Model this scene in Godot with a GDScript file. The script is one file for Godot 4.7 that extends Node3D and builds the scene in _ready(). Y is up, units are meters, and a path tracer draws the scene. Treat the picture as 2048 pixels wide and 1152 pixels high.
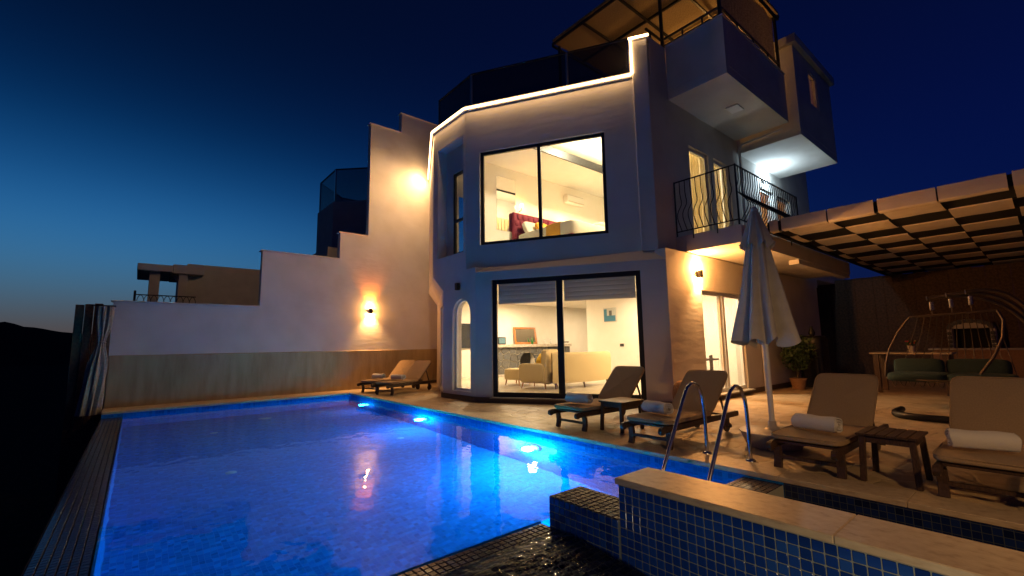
extends Node3D

# ---------------------------------------------------------------- mesh builder
class MB:
	var v := PackedVector3Array()
	var n := PackedVector3Array()
	var ix := PackedInt32Array()

	func tri(a: Vector3, b: Vector3, c: Vector3) -> void:
		var m := (b - a).cross(c - a)
		if m.length_squared() < 1e-16:
			return
		m = m.normalized()
		var k := v.size()
		v.append_array([a, b, c])
		n.append_array([m, m, m])
		ix.append_array([k, k + 2, k + 1])

	func quad(a: Vector3, b: Vector3, c: Vector3, d: Vector3) -> void:
		var m := (c - a).cross(d - b)
		if m.length_squared() < 1e-16:
			return
		m = m.normalized()
		var k := v.size()
		v.append_array([a, b, c, d])
		n.append_array([m, m, m, m])
		ix.append_array([k, k + 2, k + 1, k, k + 3, k + 2])

	func box(lo: Vector3, hi: Vector3, bevel := 0.0, t := Transform3D()) -> void:
		var c := (lo + hi) / 2.0
		var h := (hi - lo).abs() / 2.0
		var b := minf(bevel, minf(h.x, minf(h.y, h.z)) * 0.9)
		if b <= 0.0:
			var q := []
			for i in 8:
				q.append(t * (c + Vector3(h.x if i & 1 else -h.x, h.y if i & 2 else -h.y, h.z if i & 4 else -h.z)))
			quad(q[0], q[4], q[6], q[2])
			quad(q[1], q[3], q[7], q[5])
			quad(q[0], q[1], q[5], q[4])
			quad(q[2], q[6], q[7], q[3])
			quad(q[0], q[2], q[3], q[1])
			quad(q[4], q[5], q[7], q[6])
			return
		var P := {}
		for sx in [-1, 1]:
			for sy in [-1, 1]:
				for sz in [-1, 1]:
					P[[sx, sy, sz, 0]] = t * (c + Vector3(sx * h.x, sy * (h.y - b), sz * (h.z - b)))
					P[[sx, sy, sz, 1]] = t * (c + Vector3(sx * (h.x - b), sy * h.y, sz * (h.z - b)))
					P[[sx, sy, sz, 2]] = t * (c + Vector3(sx * (h.x - b), sy * (h.y - b), sz * h.z))
		var o := t * c
		for s in [-1, 1]:
			oq(o, P[[s, -1, -1, 0]], P[[s, -1, 1, 0]], P[[s, 1, 1, 0]], P[[s, 1, -1, 0]])
			oq(o, P[[-1, s, -1, 1]], P[[-1, s, 1, 1]], P[[1, s, 1, 1]], P[[1, s, -1, 1]])
			oq(o, P[[-1, -1, s, 2]], P[[-1, 1, s, 2]], P[[1, 1, s, 2]], P[[1, -1, s, 2]])
			for r in [-1, 1]:
				oq(o, P[[s, r, -1, 0]], P[[s, r, 1, 0]], P[[s, r, 1, 1]], P[[s, r, -1, 1]])
				oq(o, P[[s, -1, r, 0]], P[[s, 1, r, 0]], P[[s, 1, r, 2]], P[[s, -1, r, 2]])
				oq(o, P[[-1, s, r, 1]], P[[1, s, r, 1]], P[[1, s, r, 2]], P[[-1, s, r, 2]])
				for u in [-1, 1]:
					ot(o, P[[s, r, u, 0]], P[[s, r, u, 1]], P[[s, r, u, 2]])

	func oq(o: Vector3, a: Vector3, b: Vector3, c: Vector3, d: Vector3) -> void:
		if (c - a).cross(d - b).dot((a + c) / 2.0 - o) >= 0.0:
			quad(a, b, c, d)
		else:
			quad(d, c, b, a)

	func ot(o: Vector3, a: Vector3, b: Vector3, c: Vector3) -> void:
		if (b - a).cross(c - a).dot(a - o) >= 0.0:
			tri(a, b, c)
		else:
			tri(c, b, a)

	# a square bar between two points
	func bar(a: Vector3, b: Vector3, w: float, h: float, bevel := 0.0, up := Vector3.UP) -> void:
		var d := b - a
		var z := d.normalized()
		var x := up.cross(z)
		if x.length() < 1e-4:
			x = Vector3.RIGHT.cross(z)
		x = x.normalized()
		var y := z.cross(x)
		var t := Transform3D(Basis(x, y, z), (a + b) / 2.0)
		var l := d.length() / 2.0
		box(Vector3(-w / 2, -h / 2, -l), Vector3(w / 2, h / 2, l), bevel, t)

	# smooth round tube along points
	func tube(pts: Array, r: float, sides := 8, closed := false, r2 := -1.0) -> void:
		var m := pts.size()
		var base := v.size()
		var ref := Vector3.UP
		var d0: Vector3 = (pts[1] - pts[0]).normalized()
		if absf(d0.dot(ref)) > 0.9:
			ref = Vector3.RIGHT
		var nx := d0.cross(ref).normalized()
		for i in m:
			var d: Vector3
			if closed:
				d = (pts[(i + 1) % m] - pts[(i - 1 + m) % m]).normalized()
			else:
				d = (pts[mini(i + 1, m - 1)] - pts[maxi(i - 1, 0)]).normalized()
			nx = (nx - d * nx.dot(d)).normalized()
			var ny := d.cross(nx)
			var rr := r if r2 < 0.0 else lerpf(r, r2, float(i) / (m - 1))
			for k in sides:
				var a := TAU * k / sides
				var q := nx * cos(a) + ny * sin(a)
				v.append(pts[i] + q * rr)
				n.append(q)
		var rows := m if closed else m - 1
		for i in rows:
			for k in sides:
				var a := base + i * sides + k
				var b := base + i * sides + (k + 1) % sides
				var c := base + ((i + 1) % m) * sides + (k + 1) % sides
				var d := base + ((i + 1) % m) * sides + k
				ix.append_array([a, c, b, a, d, c])
		if not closed:
			for e in [0, m - 1]:
				var nn: Vector3 = (pts[0] - pts[1]).normalized() if e == 0 else (pts[m - 1] - pts[m - 2]).normalized()
				var cc := v.size()
				v.append(pts[e])
				n.append(nn)
				for k in sides:
					v.append(v[base + e * sides + k])
					n.append(nn)
				for k in sides:
					var p := cc + 1 + k
					var q := cc + 1 + (k + 1) % sides
					if e == 0:
						ix.append_array([cc, p, q])
					else:
						ix.append_array([cc, q, p])

	# profile of Vector2(radius, height), turned round y
	func lathe(prof: Array, segs := 16, t := Transform3D(), squash := Vector2.ONE) -> void:
		var g := func(u: float, w: float) -> Vector3:
			var f := w * (prof.size() - 1)
			var i := mini(int(f), prof.size() - 2)
			var p: Vector2 = prof[i].lerp(prof[i + 1], f - i)
			return Vector3(cos(u * TAU) * p.x * squash.x, p.y, -sin(u * TAU) * p.x * squash.y)
		surf(g, segs, prof.size() - 1, t)

	# smooth surface over [0,1]x[0,1]; (du x dv) points outwards
	func surf(g: Callable, nu: int, nv: int, t := Transform3D()) -> void:
		var base := v.size()
		var P := PackedVector3Array()
		for j in nv + 1:
			for i in nu + 1:
				P.append(t * (g.call(float(i) / nu, float(j) / nv) as Vector3))
		var W := nu + 1
		var wrap := P[0].distance_squared_to(P[nu]) < 1e-10 and P[W * nv / 2].distance_squared_to(P[W * nv / 2 + nu]) < 1e-10
		var N := PackedVector3Array()
		N.resize(P.size())
		for j in nv:
			for i in nu:
				var a := P[j * W + i]
				var b := P[j * W + i + 1]
				var c := P[(j + 1) * W + i + 1]
				var d := P[(j + 1) * W + i]
				var m := (c - a).cross(d - b)
				for k in [j * W + i, j * W + i + 1, (j + 1) * W + i + 1, (j + 1) * W + i]:
					N[k] += m
		if wrap:
			for j in nv + 1:
				var s := N[j * W] + N[j * W + nu]
				N[j * W] = s
				N[j * W + nu] = s
		for k in P.size():
			v.append(P[k])
			n.append(N[k].normalized() if N[k].length_squared() > 1e-20 else Vector3.UP)
		for j in nv:
			for i in nu:
				var a := base + j * W + i
				ix.append_array([a, a + W + 1, a + 1, a, a + W, a + W + 1])

	# soft rounded block (superellipsoid)
	func pillow(c: Vector3, h: Vector3, e := 0.35, t := Transform3D(), nu := 20, nv := 10) -> void:
		var g := func(u: float, w: float) -> Vector3:
			var a := u * TAU
			var b := (w - 0.5) * PI
			var f := func(x: float) -> float: return signf(x) * pow(absf(x), e)
			return c + Vector3(f.call(cos(b)) * f.call(cos(a)) * h.x, f.call(sin(b)) * h.y, -f.call(cos(b)) * f.call(sin(a)) * h.z)
		surf(g, nu, nv, t)

	# polygon in (s, y) pushed along depth: o + s*dir + y*up, from 0 to depth along dn
	func prism(poly: PackedVector2Array, o: Vector3, dir: Vector3, up: Vector3, dn: Vector3) -> void:
		var tr := Geometry2D.triangulate_polygon(poly)
		var flip := dir.cross(up).dot(dn) > 0.0
		var f := func(p: Vector2) -> Vector3: return o + dir * p.x + up * p.y
		var area := 0.0
		for i in poly.size():
			area += poly[i].cross(poly[(i + 1) % poly.size()])
		for i in range(0, tr.size(), 3):
			var a := poly[tr[i]]
			var b := poly[tr[i + 1]]
			var c := poly[tr[i + 2]]
			if (b - a).cross(c - a) < 0.0:
				var s := b
				b = c
				c = s
			if flip:
				tri(f.call(c), f.call(b), f.call(a))
				tri((f.call(a) as Vector3) + dn, (f.call(b) as Vector3) + dn, (f.call(c) as Vector3) + dn)
			else:
				tri(f.call(a), f.call(b), f.call(c))
				tri((f.call(c) as Vector3) + dn, (f.call(b) as Vector3) + dn, (f.call(a) as Vector3) + dn)
		var ccw := area > 0.0
		for i in poly.size():
			var a: Vector3 = f.call(poly[i])
			var b: Vector3 = f.call(poly[(i + 1) % poly.size()])
			if ccw == flip:
				quad(a, b, b + dn, a + dn)
			else:
				quad(a, a + dn, b + dn, b)

	# wall from a along dir (outside on the left hand of dir seen from above = out), with rectangular holes [s0,s1,y0,y1]
	func wall(a: Vector3, dir: Vector3, len: float, y0: float, y1: float, out: Vector3, thick: float, holes := []) -> void:
		var ss := [0.0, len]
		var ys := [y0, y1]
		for h in holes:
			ss.append_array([h[0], h[1]])
			ys.append_array([h[2], h[3]])
		ss.sort()
		ys.sort()
		var solid := func(i: int, j: int) -> bool:
			if i < 0 or j < 0 or i >= ss.size() - 1 or j >= ys.size() - 1:
				return false
			var s: float = (ss[i] + ss[i + 1]) / 2.0
			var y: float = (ys[j] + ys[j + 1]) / 2.0
			for h in holes:
				if s > h[0] and s < h[1] and y > h[2] and y < h[3]:
					return false
			return ss[i + 1] - ss[i] > 1e-6 and ys[j + 1] - ys[j] > 1e-6
		var f := func(s: float, y: float, d: float) -> Vector3: return Vector3(a.x, 0, a.z) + dir * s + Vector3.UP * y - out * d
		for i in ss.size() - 1:
			for j in ys.size() - 1:
				if not solid.call(i, j):
					continue
				var q := []
				for d in [0.0, thick]:
					for e in [[0, 0], [1, 0], [1, 1], [0, 1]]:
						q.append(f.call(ss[i + e[0]], ys[j + e[1]], d))
				var o: Vector3 = (q[0] + q[6]) / 2.0
				oq(o, q[0], q[1], q[2], q[3])
				oq(o, q[4], q[5], q[6], q[7])
				if not solid.call(i - 1, j):
					oq(o, q[0], q[3], q[7], q[4])
				if not solid.call(i + 1, j):
					oq(o, q[1], q[2], q[6], q[5])
				if not solid.call(i, j - 1):
					oq(o, q[0], q[1], q[5], q[4])
				if not solid.call(i, j + 1):
					oq(o, q[3], q[2], q[6], q[7])

	func mesh() -> ArrayMesh:
		var a := []
		a.resize(Mesh.ARRAY_MAX)
		a[Mesh.ARRAY_VERTEX] = v
		a[Mesh.ARRAY_NORMAL] = n
		a[Mesh.ARRAY_INDEX] = ix
		var m := ArrayMesh.new()
		m.add_surface_from_arrays(Mesh.PRIMITIVE_TRIANGLES, a)
		return m

# ---------------------------------------------------------------- node helpers
var taken := {}
var rng := RandomNumberGenerator.new()
var M := {}

func numbered(s: String) -> String:
	if not taken.has(s):
		taken[s] = 0
		return s
	taken[s] += 1
	return "%s_%03d" % [s, taken[s]]

func obj(called: String, mb, m: Material, parent: Node = self) -> MeshInstance3D:
	var o := MeshInstance3D.new()
	o.name = numbered(called) if parent == self else called
	o.mesh = mb.mesh() if mb is MB else mb
	o.material_override = null
	for i in o.mesh.get_surface_count():
		o.set_surface_override_material(i, m)
	parent.add_child(o, true)
	return o

func tag(o: Node, label: String, category: String, group := "") -> Node:
	o.set_meta("label", label)
	o.set_meta("category", category)
	if group != "":
		o.set_meta("group", group)
	return o

func struct(called: String, mb, m: Material) -> MeshInstance3D:
	var o := obj(called, mb, m)
	o.set_meta("kind", "structure")
	return o

func thing(called: String, label: String, category: String, at := Vector3.ZERO, yaw := 0.0, group := "") -> Node3D:
	var o := Node3D.new()
	o.name = numbered(called)
	add_child(o)
	o.position = at
	o.rotation.y = yaw
	tag(o, label, category, group)
	return o

func dup(src: Node3D, label: String, at: Vector3, yaw := 0.0) -> Node3D:
	var o: Node3D = src.duplicate()
	var base: String = src.name
	o.name = numbered(base.trim_suffix("_001"))
	add_child(o)
	o.position = at
	o.rotation.y = yaw
	o.set_meta("label", label)
	return o

func lin(r: float, g: float, b: float) -> Color:
	return Color(r, g, b).linear_to_srgb()

func noise_tex(seed_: int, freq: float, oct: int, cols: Array, size := 512, stretch := Vector2.ONE) -> Texture2D:
	var f := FastNoiseLite.new()
	f.noise_type = FastNoiseLite.TYPE_SIMPLEX_SMOOTH
	f.seed = seed_
	f.frequency = freq
	f.fractal_octaves = oct
	var t := NoiseTexture2D.new()
	t.width = int(size * stretch.x)
	t.height = int(size * stretch.y)
	t.seamless = true
	t.seamless_blend_skirt = 0.2
	t.noise = f
	if cols.size():
		var g := Gradient.new()
		var off := PackedFloat32Array()
		var cc := PackedColorArray()
		for i in cols.size():
			off.append(float(i) / (cols.size() - 1))
			cc.append(cols[i])
		g.offsets = off
		g.colors = cc
		t.color_ramp = g
	return t

func mat(called: String, c: Color, rough: float, metal := 0.0) -> StandardMaterial3D:
	var m := StandardMaterial3D.new()
	m.resource_name = called
	m.albedo_color = c
	m.roughness = rough
	m.metallic = metal
	M[called] = m
	return m

func tri_map(m: StandardMaterial3D, scale: Vector3, world := true) -> void:
	m.uv1_triplanar = true
	m.uv1_world_triplanar = world
	m.uv1_scale = scale

func textured(called: String, tex: Texture2D, rough: float, scale: Vector3, bump: Texture2D = null, bump_cm := 0.0, world := true) -> StandardMaterial3D:
	var m := mat(called, Color.WHITE, rough)
	m.albedo_texture = tex
	tri_map(m, scale, world)
	if bump:
		m.heightmap_enabled = true
		m.heightmap_texture = bump
		m.heightmap_scale = bump_cm
	return m

func emit(called: String, c: Color, energy: float) -> StandardMaterial3D:
	var m := mat(called, Color(0.05, 0.05, 0.05), 0.5)
	m.emission_enabled = true
	m.emission = c
	m.emission_energy_multiplier = energy
	return m

func glass(called: String, alpha: float) -> StandardMaterial3D:
	var m := mat(called, Color(0.9, 0.95, 0.95, alpha), 0.02)
	m.transparency = BaseMaterial3D.TRANSPARENCY_ALPHA
	return m

func omni(called: String, at: Vector3, c: Color, e: float, size := 0.05, parent: Node = self) -> void:
	var l := OmniLight3D.new()
	l.name = called
	l.light_color = c
	l.light_energy = e
	l.light_size = size
	l.omni_range = 25.0
	l.omni_attenuation = 2.0
	l.shadow_enabled = true
	parent.add_child(l, true)
	l.position = at

func spot(called: String, at: Vector3, dir: Vector3, c: Color, e: float, ang: float, soft := 1.0, size := 0.03, parent: Node = self) -> void:
	var l := SpotLight3D.new()
	l.name = called
	l.light_color = c
	l.light_energy = e
	l.light_size = size
	l.spot_angle = ang
	l.spot_angle_attenuation = soft
	l.spot_range = 25.0
	l.spot_attenuation = 2.0
	l.shadow_enabled = true
	parent.add_child(l, true)
	var up := Vector3.UP if absf(dir.normalized().y) < 0.9 else Vector3.RIGHT
	l.transform = Transform3D(Basis.looking_at(dir, up), at)

func area(called: String, at: Vector3, dir: Vector3, sx: float, sy: float, c: Color, e: float, parent: Node = self, up := Vector3.UP) -> void:
	var l := AreaLight3D.new()
	l.name = called
	l.light_color = c
	l.light_energy = e
	l.area_size = Vector2(sx, sy)
	l.area_normalize_energy = true
	l.shadow_enabled = true
	parent.add_child(l, true)
	if absf(dir.normalized().dot(up)) > 0.95:
		up = Vector3.RIGHT
	l.transform = Transform3D(Basis.looking_at(dir, up), at)

# ---------------------------------------------------------------- key lines of the place
const EYE := Vector3(0, 1.35, 0)
const WATER := -0.112
var C1 := Vector3(8.82, 0, -5.45)      # upper storey, corner by the pillar
var B1 := Vector3(6.39, 0, -9.49)
var A1 := Vector3(6.39, 0, -11.17)
var E1 := Vector3(8.26, 0, -14.74)
var C0 := Vector3(8.70, 0, -5.20)      # ground storey
var B0 := Vector3(6.38, 0, -9.07)
var A0 := Vector3(6.38, 0, -10.59)
var E0 := Vector3(8.62, 0, -14.74)
var WARM := Color(1.0, 0.70, 0.40)
var AMBER := Color(1.0, 0.52, 0.16)
var CREAM := Color(1.0, 0.80, 0.50)

func _ready() -> void:
	rng.seed = 7
	setup_view()
	make_materials()
	make_ground()
	make_pool()
	make_garden_wall()
	make_villa()
	make_villa_windows()
	make_living_room()
	make_bedroom()
	make_side_rooms()
	make_roof_terrace()
	make_balcony()
	make_lights()
	make_pergola()
	make_raised_wall()
	make_ladder()
	make_loungers()
	make_parasol()
	make_patio()
	make_neighbours()
	make_foreground()

func setup_view() -> void:
	var yaw := 0.695695073
	var pitch := 0.126590689
	var roll := -0.0159361133
	var fw := Vector3(sin(yaw) * cos(pitch), sin(pitch), -cos(yaw) * cos(pitch))
	var r := Vector3(cos(yaw), 0, sin(yaw))
	var u := r.cross(fw)
	var r2 := r * cos(roll) + u * sin(roll)
	var u2 := u * cos(roll) - r * sin(roll)
	var cam := Camera3D.new()
	cam.name = "camera"
	cam.fov = 65.44
	cam.near = 0.05
	cam.far = 3000.0
	add_child(cam)
	cam.transform = Transform3D(Basis(r2, u2, -fw), EYE)
	cam.current = true
	# dusk sky: afterglow low in the west, night overhead and behind
	var W := 512
	var H := 256
	var img := Image.create(W, H, false, Image.FORMAT_RGBF)
	var elev := [0.0, 2.5, 5.0, 8.0, 11.0, 15.0, 21.0, 28.0, 38.0, 55.0, 90.0]
	var west := [Color(0.085, 0.055, 0.048), Color(0.074, 0.072, 0.080), Color(0.060, 0.118, 0.180), Color(0.040, 0.150, 0.285), Color(0.026, 0.150, 0.36), Color(0.010, 0.095, 0.28), Color(0.0010, 0.024, 0.100), Color(0.0005, 0.0070, 0.036), Color(0.0004, 0.0034, 0.017), Color(0.0005, 0.0028, 0.015), Color(0.0005, 0.0022, 0.012)]
	var east := [Color(0.0020, 0.0050, 0.040), Color(0.0018, 0.0050, 0.044), Color(0.0015, 0.0050, 0.048), Color(0.0012, 0.0050, 0.052), Color(0.0010, 0.0050, 0.055), Color(0.0010, 0.0048, 0.055), Color(0.0010, 0.0044, 0.048), Color(0.0010, 0.0038, 0.036), Color(0.0010, 0.0032, 0.026), Color(0.0010, 0.0028, 0.019), Color(0.0010, 0.0026, 0.016)]
	for y in H:
		var e := 90.0 - 180.0 * (y + 0.5) / H
		var cw := Color(0, 0, 0)
		var ce := Color(0, 0, 0)
		for s in 9:   # smooth between the measured heights
			var es := absf(e + (s - 4) * (0.25 + absf(e) * 0.055))
			var k := 0
			while k < elev.size() - 2 and es > elev[k + 1]:
				k += 1
			var t := clampf((es - elev[k]) / (elev[k + 1] - elev[k]), 0.0, 1.0)
			cw += log_mix(west[k], west[k + 1], t) * (1.0 / 9.0)
			ce += log_mix(east[k], east[k + 1], t) * (1.0 / 9.0)
		for x in W:
			var az := (x + 0.5) / W * 360.0
			var d := absf(wrapf(az + 8.0, -180.0, 180.0))
			var w := exp(-pow(d / 46.0, 2.0))
			img.set_pixel(x, y, ce.lerp(cw, w) if e > -1.0 else Color(0.01, 0.01, 0.012))
	var sky := Sky.new()
	var pm := PanoramaSkyMaterial.new()
	pm.panorama = ImageTexture.create_from_image(img)
	sky.sky_material = pm
	var env := Environment.new()
	env.background_mode = Environment.BG_SKY
	env.sky = sky
	env.background_energy_multiplier = 1.0
	env.tonemap_mode = Environment.TONE_MAPPER_LINEAR
	env.tonemap_exposure = 1.0
	env.sdfgi_enabled = true
	env.ssao_enabled = true
	env.ssil_enabled = true
	var we := WorldEnvironment.new()
	we.name = "environment"
	we.environment = env
	add_child(we)

func log_mix(a: Color, b: Color, t: float) -> Color:
	return Color(a.r * pow(b.r / a.r, t), a.g * pow(b.g / a.g, t), a.b * pow(b.b / a.b, t))

func flagstone_tex() -> Texture2D:
	var f := FastNoiseLite.new()
	f.noise_type = FastNoiseLite.TYPE_CELLULAR
	f.cellular_return_type = FastNoiseLite.RETURN_DISTANCE2_SUB
	f.cellular_jitter = 0.9
	f.seed = 33
	f.frequency = 0.011
	f.fractal_type = FastNoiseLite.FRACTAL_NONE
	f.domain_warp_enabled = true
	f.domain_warp_amplitude = 12.0
	f.domain_warp_frequency = 0.02
	var t := NoiseTexture2D.new()
	t.width = 1024
	t.height = 1024
	t.seamless = true
	t.seamless_blend_skirt = 0.15
	t.noise = f
	var g := Gradient.new()
	g.offsets = PackedFloat32Array([0.0, 0.06, 0.14, 1.0])
	g.colors = PackedColorArray([Color(0.2, 0.2, 0.2), Color(0.45, 0.45, 0.45), Color(0.62, 0.62, 0.62), Color(0.8, 0.8, 0.8)])
	t.color_ramp = g
	return t

func grid_image(px: int, cells: int, line: int, grout: Color, tones: Array, seed_: int) -> Texture2D:
	var img := Image.create(px, px, false, Image.FORMAT_RGB8)
	img.fill(grout)
	var r := RandomNumberGenerator.new()
	r.seed = seed_
	var s := px / cells
	for i in cells:
		for j in cells:
			var c: Color = tones[r.randi() % tones.size()]
			c = c * r.randf_range(0.9, 1.1)
			img.fill_rect(Rect2i(i * s + line, j * s + line, s - line, s - line), c)
	img.generate_mipmaps()
	return ImageTexture.create_from_image(img)

func make_materials() -> void:
	var fine := noise_tex(3, 0.06, 4, [])
	var mid := noise_tex(5, 0.02, 4, [])
	var soft := noise_tex(9, 0.012, 2, [])
	# plaster, white with faint patches; roller texture
	textured("plaster", noise_tex(11, 0.008, 5, [lin(0.55, 0.505, 0.45), lin(0.61, 0.57, 0.515), lin(0.65, 0.61, 0.56)]), 0.85, Vector3.ONE * 0.23, noise_tex(21, 0.045, 5, [], 512, Vector2(0.3, 1)), 0.35)
	textured("plaster_inside", noise_tex(12, 0.01, 3, [lin(0.76, 0.73, 0.66), lin(0.80, 0.77, 0.71)]), 0.8, Vector3.ONE * 0.4)
	textured("dado", noise_tex(13, 0.012, 5, [lin(0.27, 0.185, 0.085), lin(0.36, 0.26, 0.135), lin(0.43, 0.32, 0.18)], 512, Vector2(1, 0.5)), 0.75, Vector3(0.5, 0.18, 0.5), fine, 0.3)
	# stamped concrete deck: warm travertine tone, slightly glossy where worn
	var dk := textured("deck", noise_tex(15, 0.011, 6, [lin(0.30, 0.21, 0.12), lin(0.43, 0.32, 0.19), lin(0.49, 0.37, 0.235), lin(0.57, 0.45, 0.30)]), 0.42, Vector3(0.30, 0.30, 0.30), flagstone_tex(), 1.6)
	dk.roughness_texture = noise_tex(17, 0.02, 4, [Color(0.55, 0.55, 0.55), Color(1, 1, 1)])
	dk.roughness = 0.6
	var tr := textured("travertine", noise_tex(18, 0.03, 5, [lin(0.30, 0.21, 0.125), lin(0.45, 0.335, 0.22), lin(0.50, 0.385, 0.255), lin(0.55, 0.435, 0.30)], 512, Vector2(0.5, 1)), 0.42, Vector3(1.6, 1.6, 0.7), fine, 0.12)
	tr.metallic_specular = 0.5
	textured("stone_edge", noise_tex(19, 0.05, 4, [lin(0.30, 0.27, 0.21), lin(0.40, 0.36, 0.28)]), 0.7, Vector3.ONE * 1.2, fine, 0.1)
	textured("plinth", noise_tex(20, 0.03, 4, [lin(0.07, 0.045, 0.03), lin(0.12, 0.08, 0.05)]), 0.6, Vector3.ONE * 0.6)
	# pool mosaic
	var pool := textured("pool_mosaic", grid_image(512, 16, 3, lin(0.03, 0.15, 0.46), [lin(0.003, 0.115, 0.40), lin(0.003, 0.130, 0.45), lin(0.003, 0.100, 0.36), lin(0.004, 0.150, 0.48)], 4), 0.7, Vector3.ONE * (1.0 / 0.9))
	pool.metallic_specular = 0.1
	pool.texture_filter = BaseMaterial3D.TEXTURE_FILTER_LINEAR_WITH_MIPMAPS_ANISOTROPIC
	textured("jacuzzi_mosaic", grid_image(512, 16, 3, lin(0.05, 0.06, 0.08), [lin(0.006, 0.014, 0.07), lin(0.008, 0.018, 0.09), lin(0.005, 0.010, 0.055)], 6), 0.25, Vector3.ONE * (1.0 / 0.9))
	mat("grout", lin(0.30, 0.31, 0.27), 0.85)
	mat("grout_dark", lin(0.06, 0.05, 0.042), 0.85)
	for k in 4:
		var tm := mat("tile_blue_%d" % k, lin([0.010, 0.014, 0.008, 0.018][k], [0.045, 0.060, 0.035, 0.075][k], [0.26, 0.31, 0.20, 0.33][k]), 0.18)
		tm.clearcoat_enabled = true
		tm.clearcoat = 0.6
		tm.clearcoat_roughness = 0.1
		var td := mat("tile_dark_%d" % k, lin([0.020, 0.028, 0.016, 0.034][k], [0.018, 0.024, 0.015, 0.030][k], [0.035, 0.05, 0.03, 0.05][k]), 0.2)
		td.clearcoat_enabled = true
		td.clearcoat = 0.35
		td.clearcoat_roughness = 0.2
		td.metallic_specular = 0.3
	var w := mat("pool_water", Color(0.80, 0.92, 1.0, 0.0), 0.015)
	w.refraction_enabled = true
	w.refraction_scale = 0.022
	w.transparency = BaseMaterial3D.TRANSPARENCY_ALPHA
	w.heightmap_enabled = true
	w.heightmap_texture = noise_tex(31, 0.010, 3, [])
	w.heightmap_scale = 0.28
	tri_map(w, Vector3(0.42, 0.42, 0.30))
	var w2 := mat("still_water", Color(0.75, 0.85, 0.95, 0.0), 0.02)
	w2.refraction_enabled = true
	w2.refraction_scale = 0.033
	w2.transparency = BaseMaterial3D.TRANSPARENCY_ALPHA
	# metals, woods, cloth
	mat("black_metal", lin(0.012, 0.012, 0.013), 0.45, 0.3)
	mat("black_frame", lin(0.010, 0.010, 0.011), 0.4)
	mat("white_frame", lin(0.72, 0.71, 0.68), 0.4)
	mat("chrome", lin(0.62, 0.62, 0.62), 0.16, 1.0)
	mat("steel", lin(0.45, 0.45, 0.45), 0.3, 1.0)
	textured("dark_wood", noise_tex(41, 0.03, 4, [lin(0.020, 0.010, 0.006), lin(0.055, 0.028, 0.015), lin(0.085, 0.045, 0.024)], 256, Vector2(2, 0.5)), 0.45, Vector3(1.5, 4.0, 4.0), fine, 0.05, false)
	textured("fence_wood", noise_tex(42, 0.03, 4, [lin(0.035, 0.018, 0.010), lin(0.085, 0.044, 0.023), lin(0.14, 0.072, 0.037)], 256, Vector2(0.5, 2)), 0.7, Vector3(3.0, 0.7, 3.0), fine, 0.1)
	textured("pergola_board", noise_tex(43, 0.03, 3, [lin(0.006, 0.004, 0.003), lin(0.012, 0.008, 0.005)], 256), 0.8, Vector3(2, 2, 0.4))
	textured("lounger_cloth", noise_tex(44, 0.12, 3, [lin(0.27, 0.18, 0.10), lin(0.36, 0.25, 0.145)], 256), 0.95, Vector3.ONE * 2.0, fine, 0.14, false)
	textured("towel_cloth", noise_tex(45, 0.2, 2, [lin(0.50, 0.47, 0.44), lin(0.72, 0.70, 0.67)], 256), 1.0, Vector3.ONE * 5.0, noise_tex(46, 0.25, 2, [], 256), 0.35, false)
	var pc := textured("parasol_cloth", noise_tex(47, 0.02, 3, [lin(0.46, 0.42, 0.37), lin(0.56, 0.52, 0.46)], 256), 0.9, Vector3.ONE)
	pc.backlight_enabled = true
	pc.backlight = Color(0.25, 0.23, 0.2)
	var sc := textured("shade_cloth", noise_tex(48, 0.02, 4, [lin(0.70, 0.58, 0.41), lin(0.78, 0.67, 0.50)], 256), 0.9, Vector3.ONE * 0.6, fine, 0.2)
	sc.backlight_enabled = true
	sc.backlight = Color(0.12, 0.1, 0.07)
	textured("cane", noise_tex(49, 0.05, 4, [lin(0.20, 0.14, 0.07), lin(0.42, 0.32, 0.18), lin(0.56, 0.44, 0.27)], 256, Vector2(0.5, 2)), 0.9, Vector3(2.5, 0.6, 2.5), fine, 0.4)
	M.cane.backlight_enabled = true
	M.cane.backlight = Color(0.45, 0.45, 0.45)
	textured("curtain_cloth", noise_tex(50, 0.02, 3, [lin(0.62, 0.50, 0.26), lin(0.72, 0.60, 0.36)], 256), 0.95, Vector3.ONE)
	M.curtain_cloth.backlight_enabled = true
	M.curtain_cloth.backlight = Color(0.9, 0.9, 0.9)
	textured("orange_cloth", noise_tex(51, 0.05, 3, [lin(0.62, 0.30, 0.03), lin(0.74, 0.40, 0.05)], 256), 0.95, Vector3.ONE * 2)
	textured("amber_curtain", noise_tex(58, 0.03, 3, [lin(0.62, 0.34, 0.08), lin(0.72, 0.44, 0.12)], 256), 0.95, Vector3.ONE)
	M.amber_curtain.backlight_enabled = true
	M.amber_curtain.backlight = Color(0.9, 0.9, 0.9)
	textured("white_cloth", noise_tex(52, 0.05, 3, [lin(0.60, 0.56, 0.48), lin(0.72, 0.68, 0.60)], 256), 0.95, Vector3.ONE * 2)
	textured("rope_cloth", noise_tex(53, 0.05, 3, [lin(0.22, 0.19, 0.15), lin(0.36, 0.32, 0.26)], 256), 0.95, Vector3.ONE)
	textured("maroon_cloth", noise_tex(54, 0.05, 3, [lin(0.16, 0.012, 0.030), lin(0.22, 0.02, 0.045)], 256), 0.8, Vector3.ONE * 2)
	textured("sofa_cloth", noise_tex(55, 0.1, 3, [lin(0.60, 0.46, 0.24), lin(0.68, 0.54, 0.30)], 256), 0.9, Vector3.ONE * 2, fine, 0.05)
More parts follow.
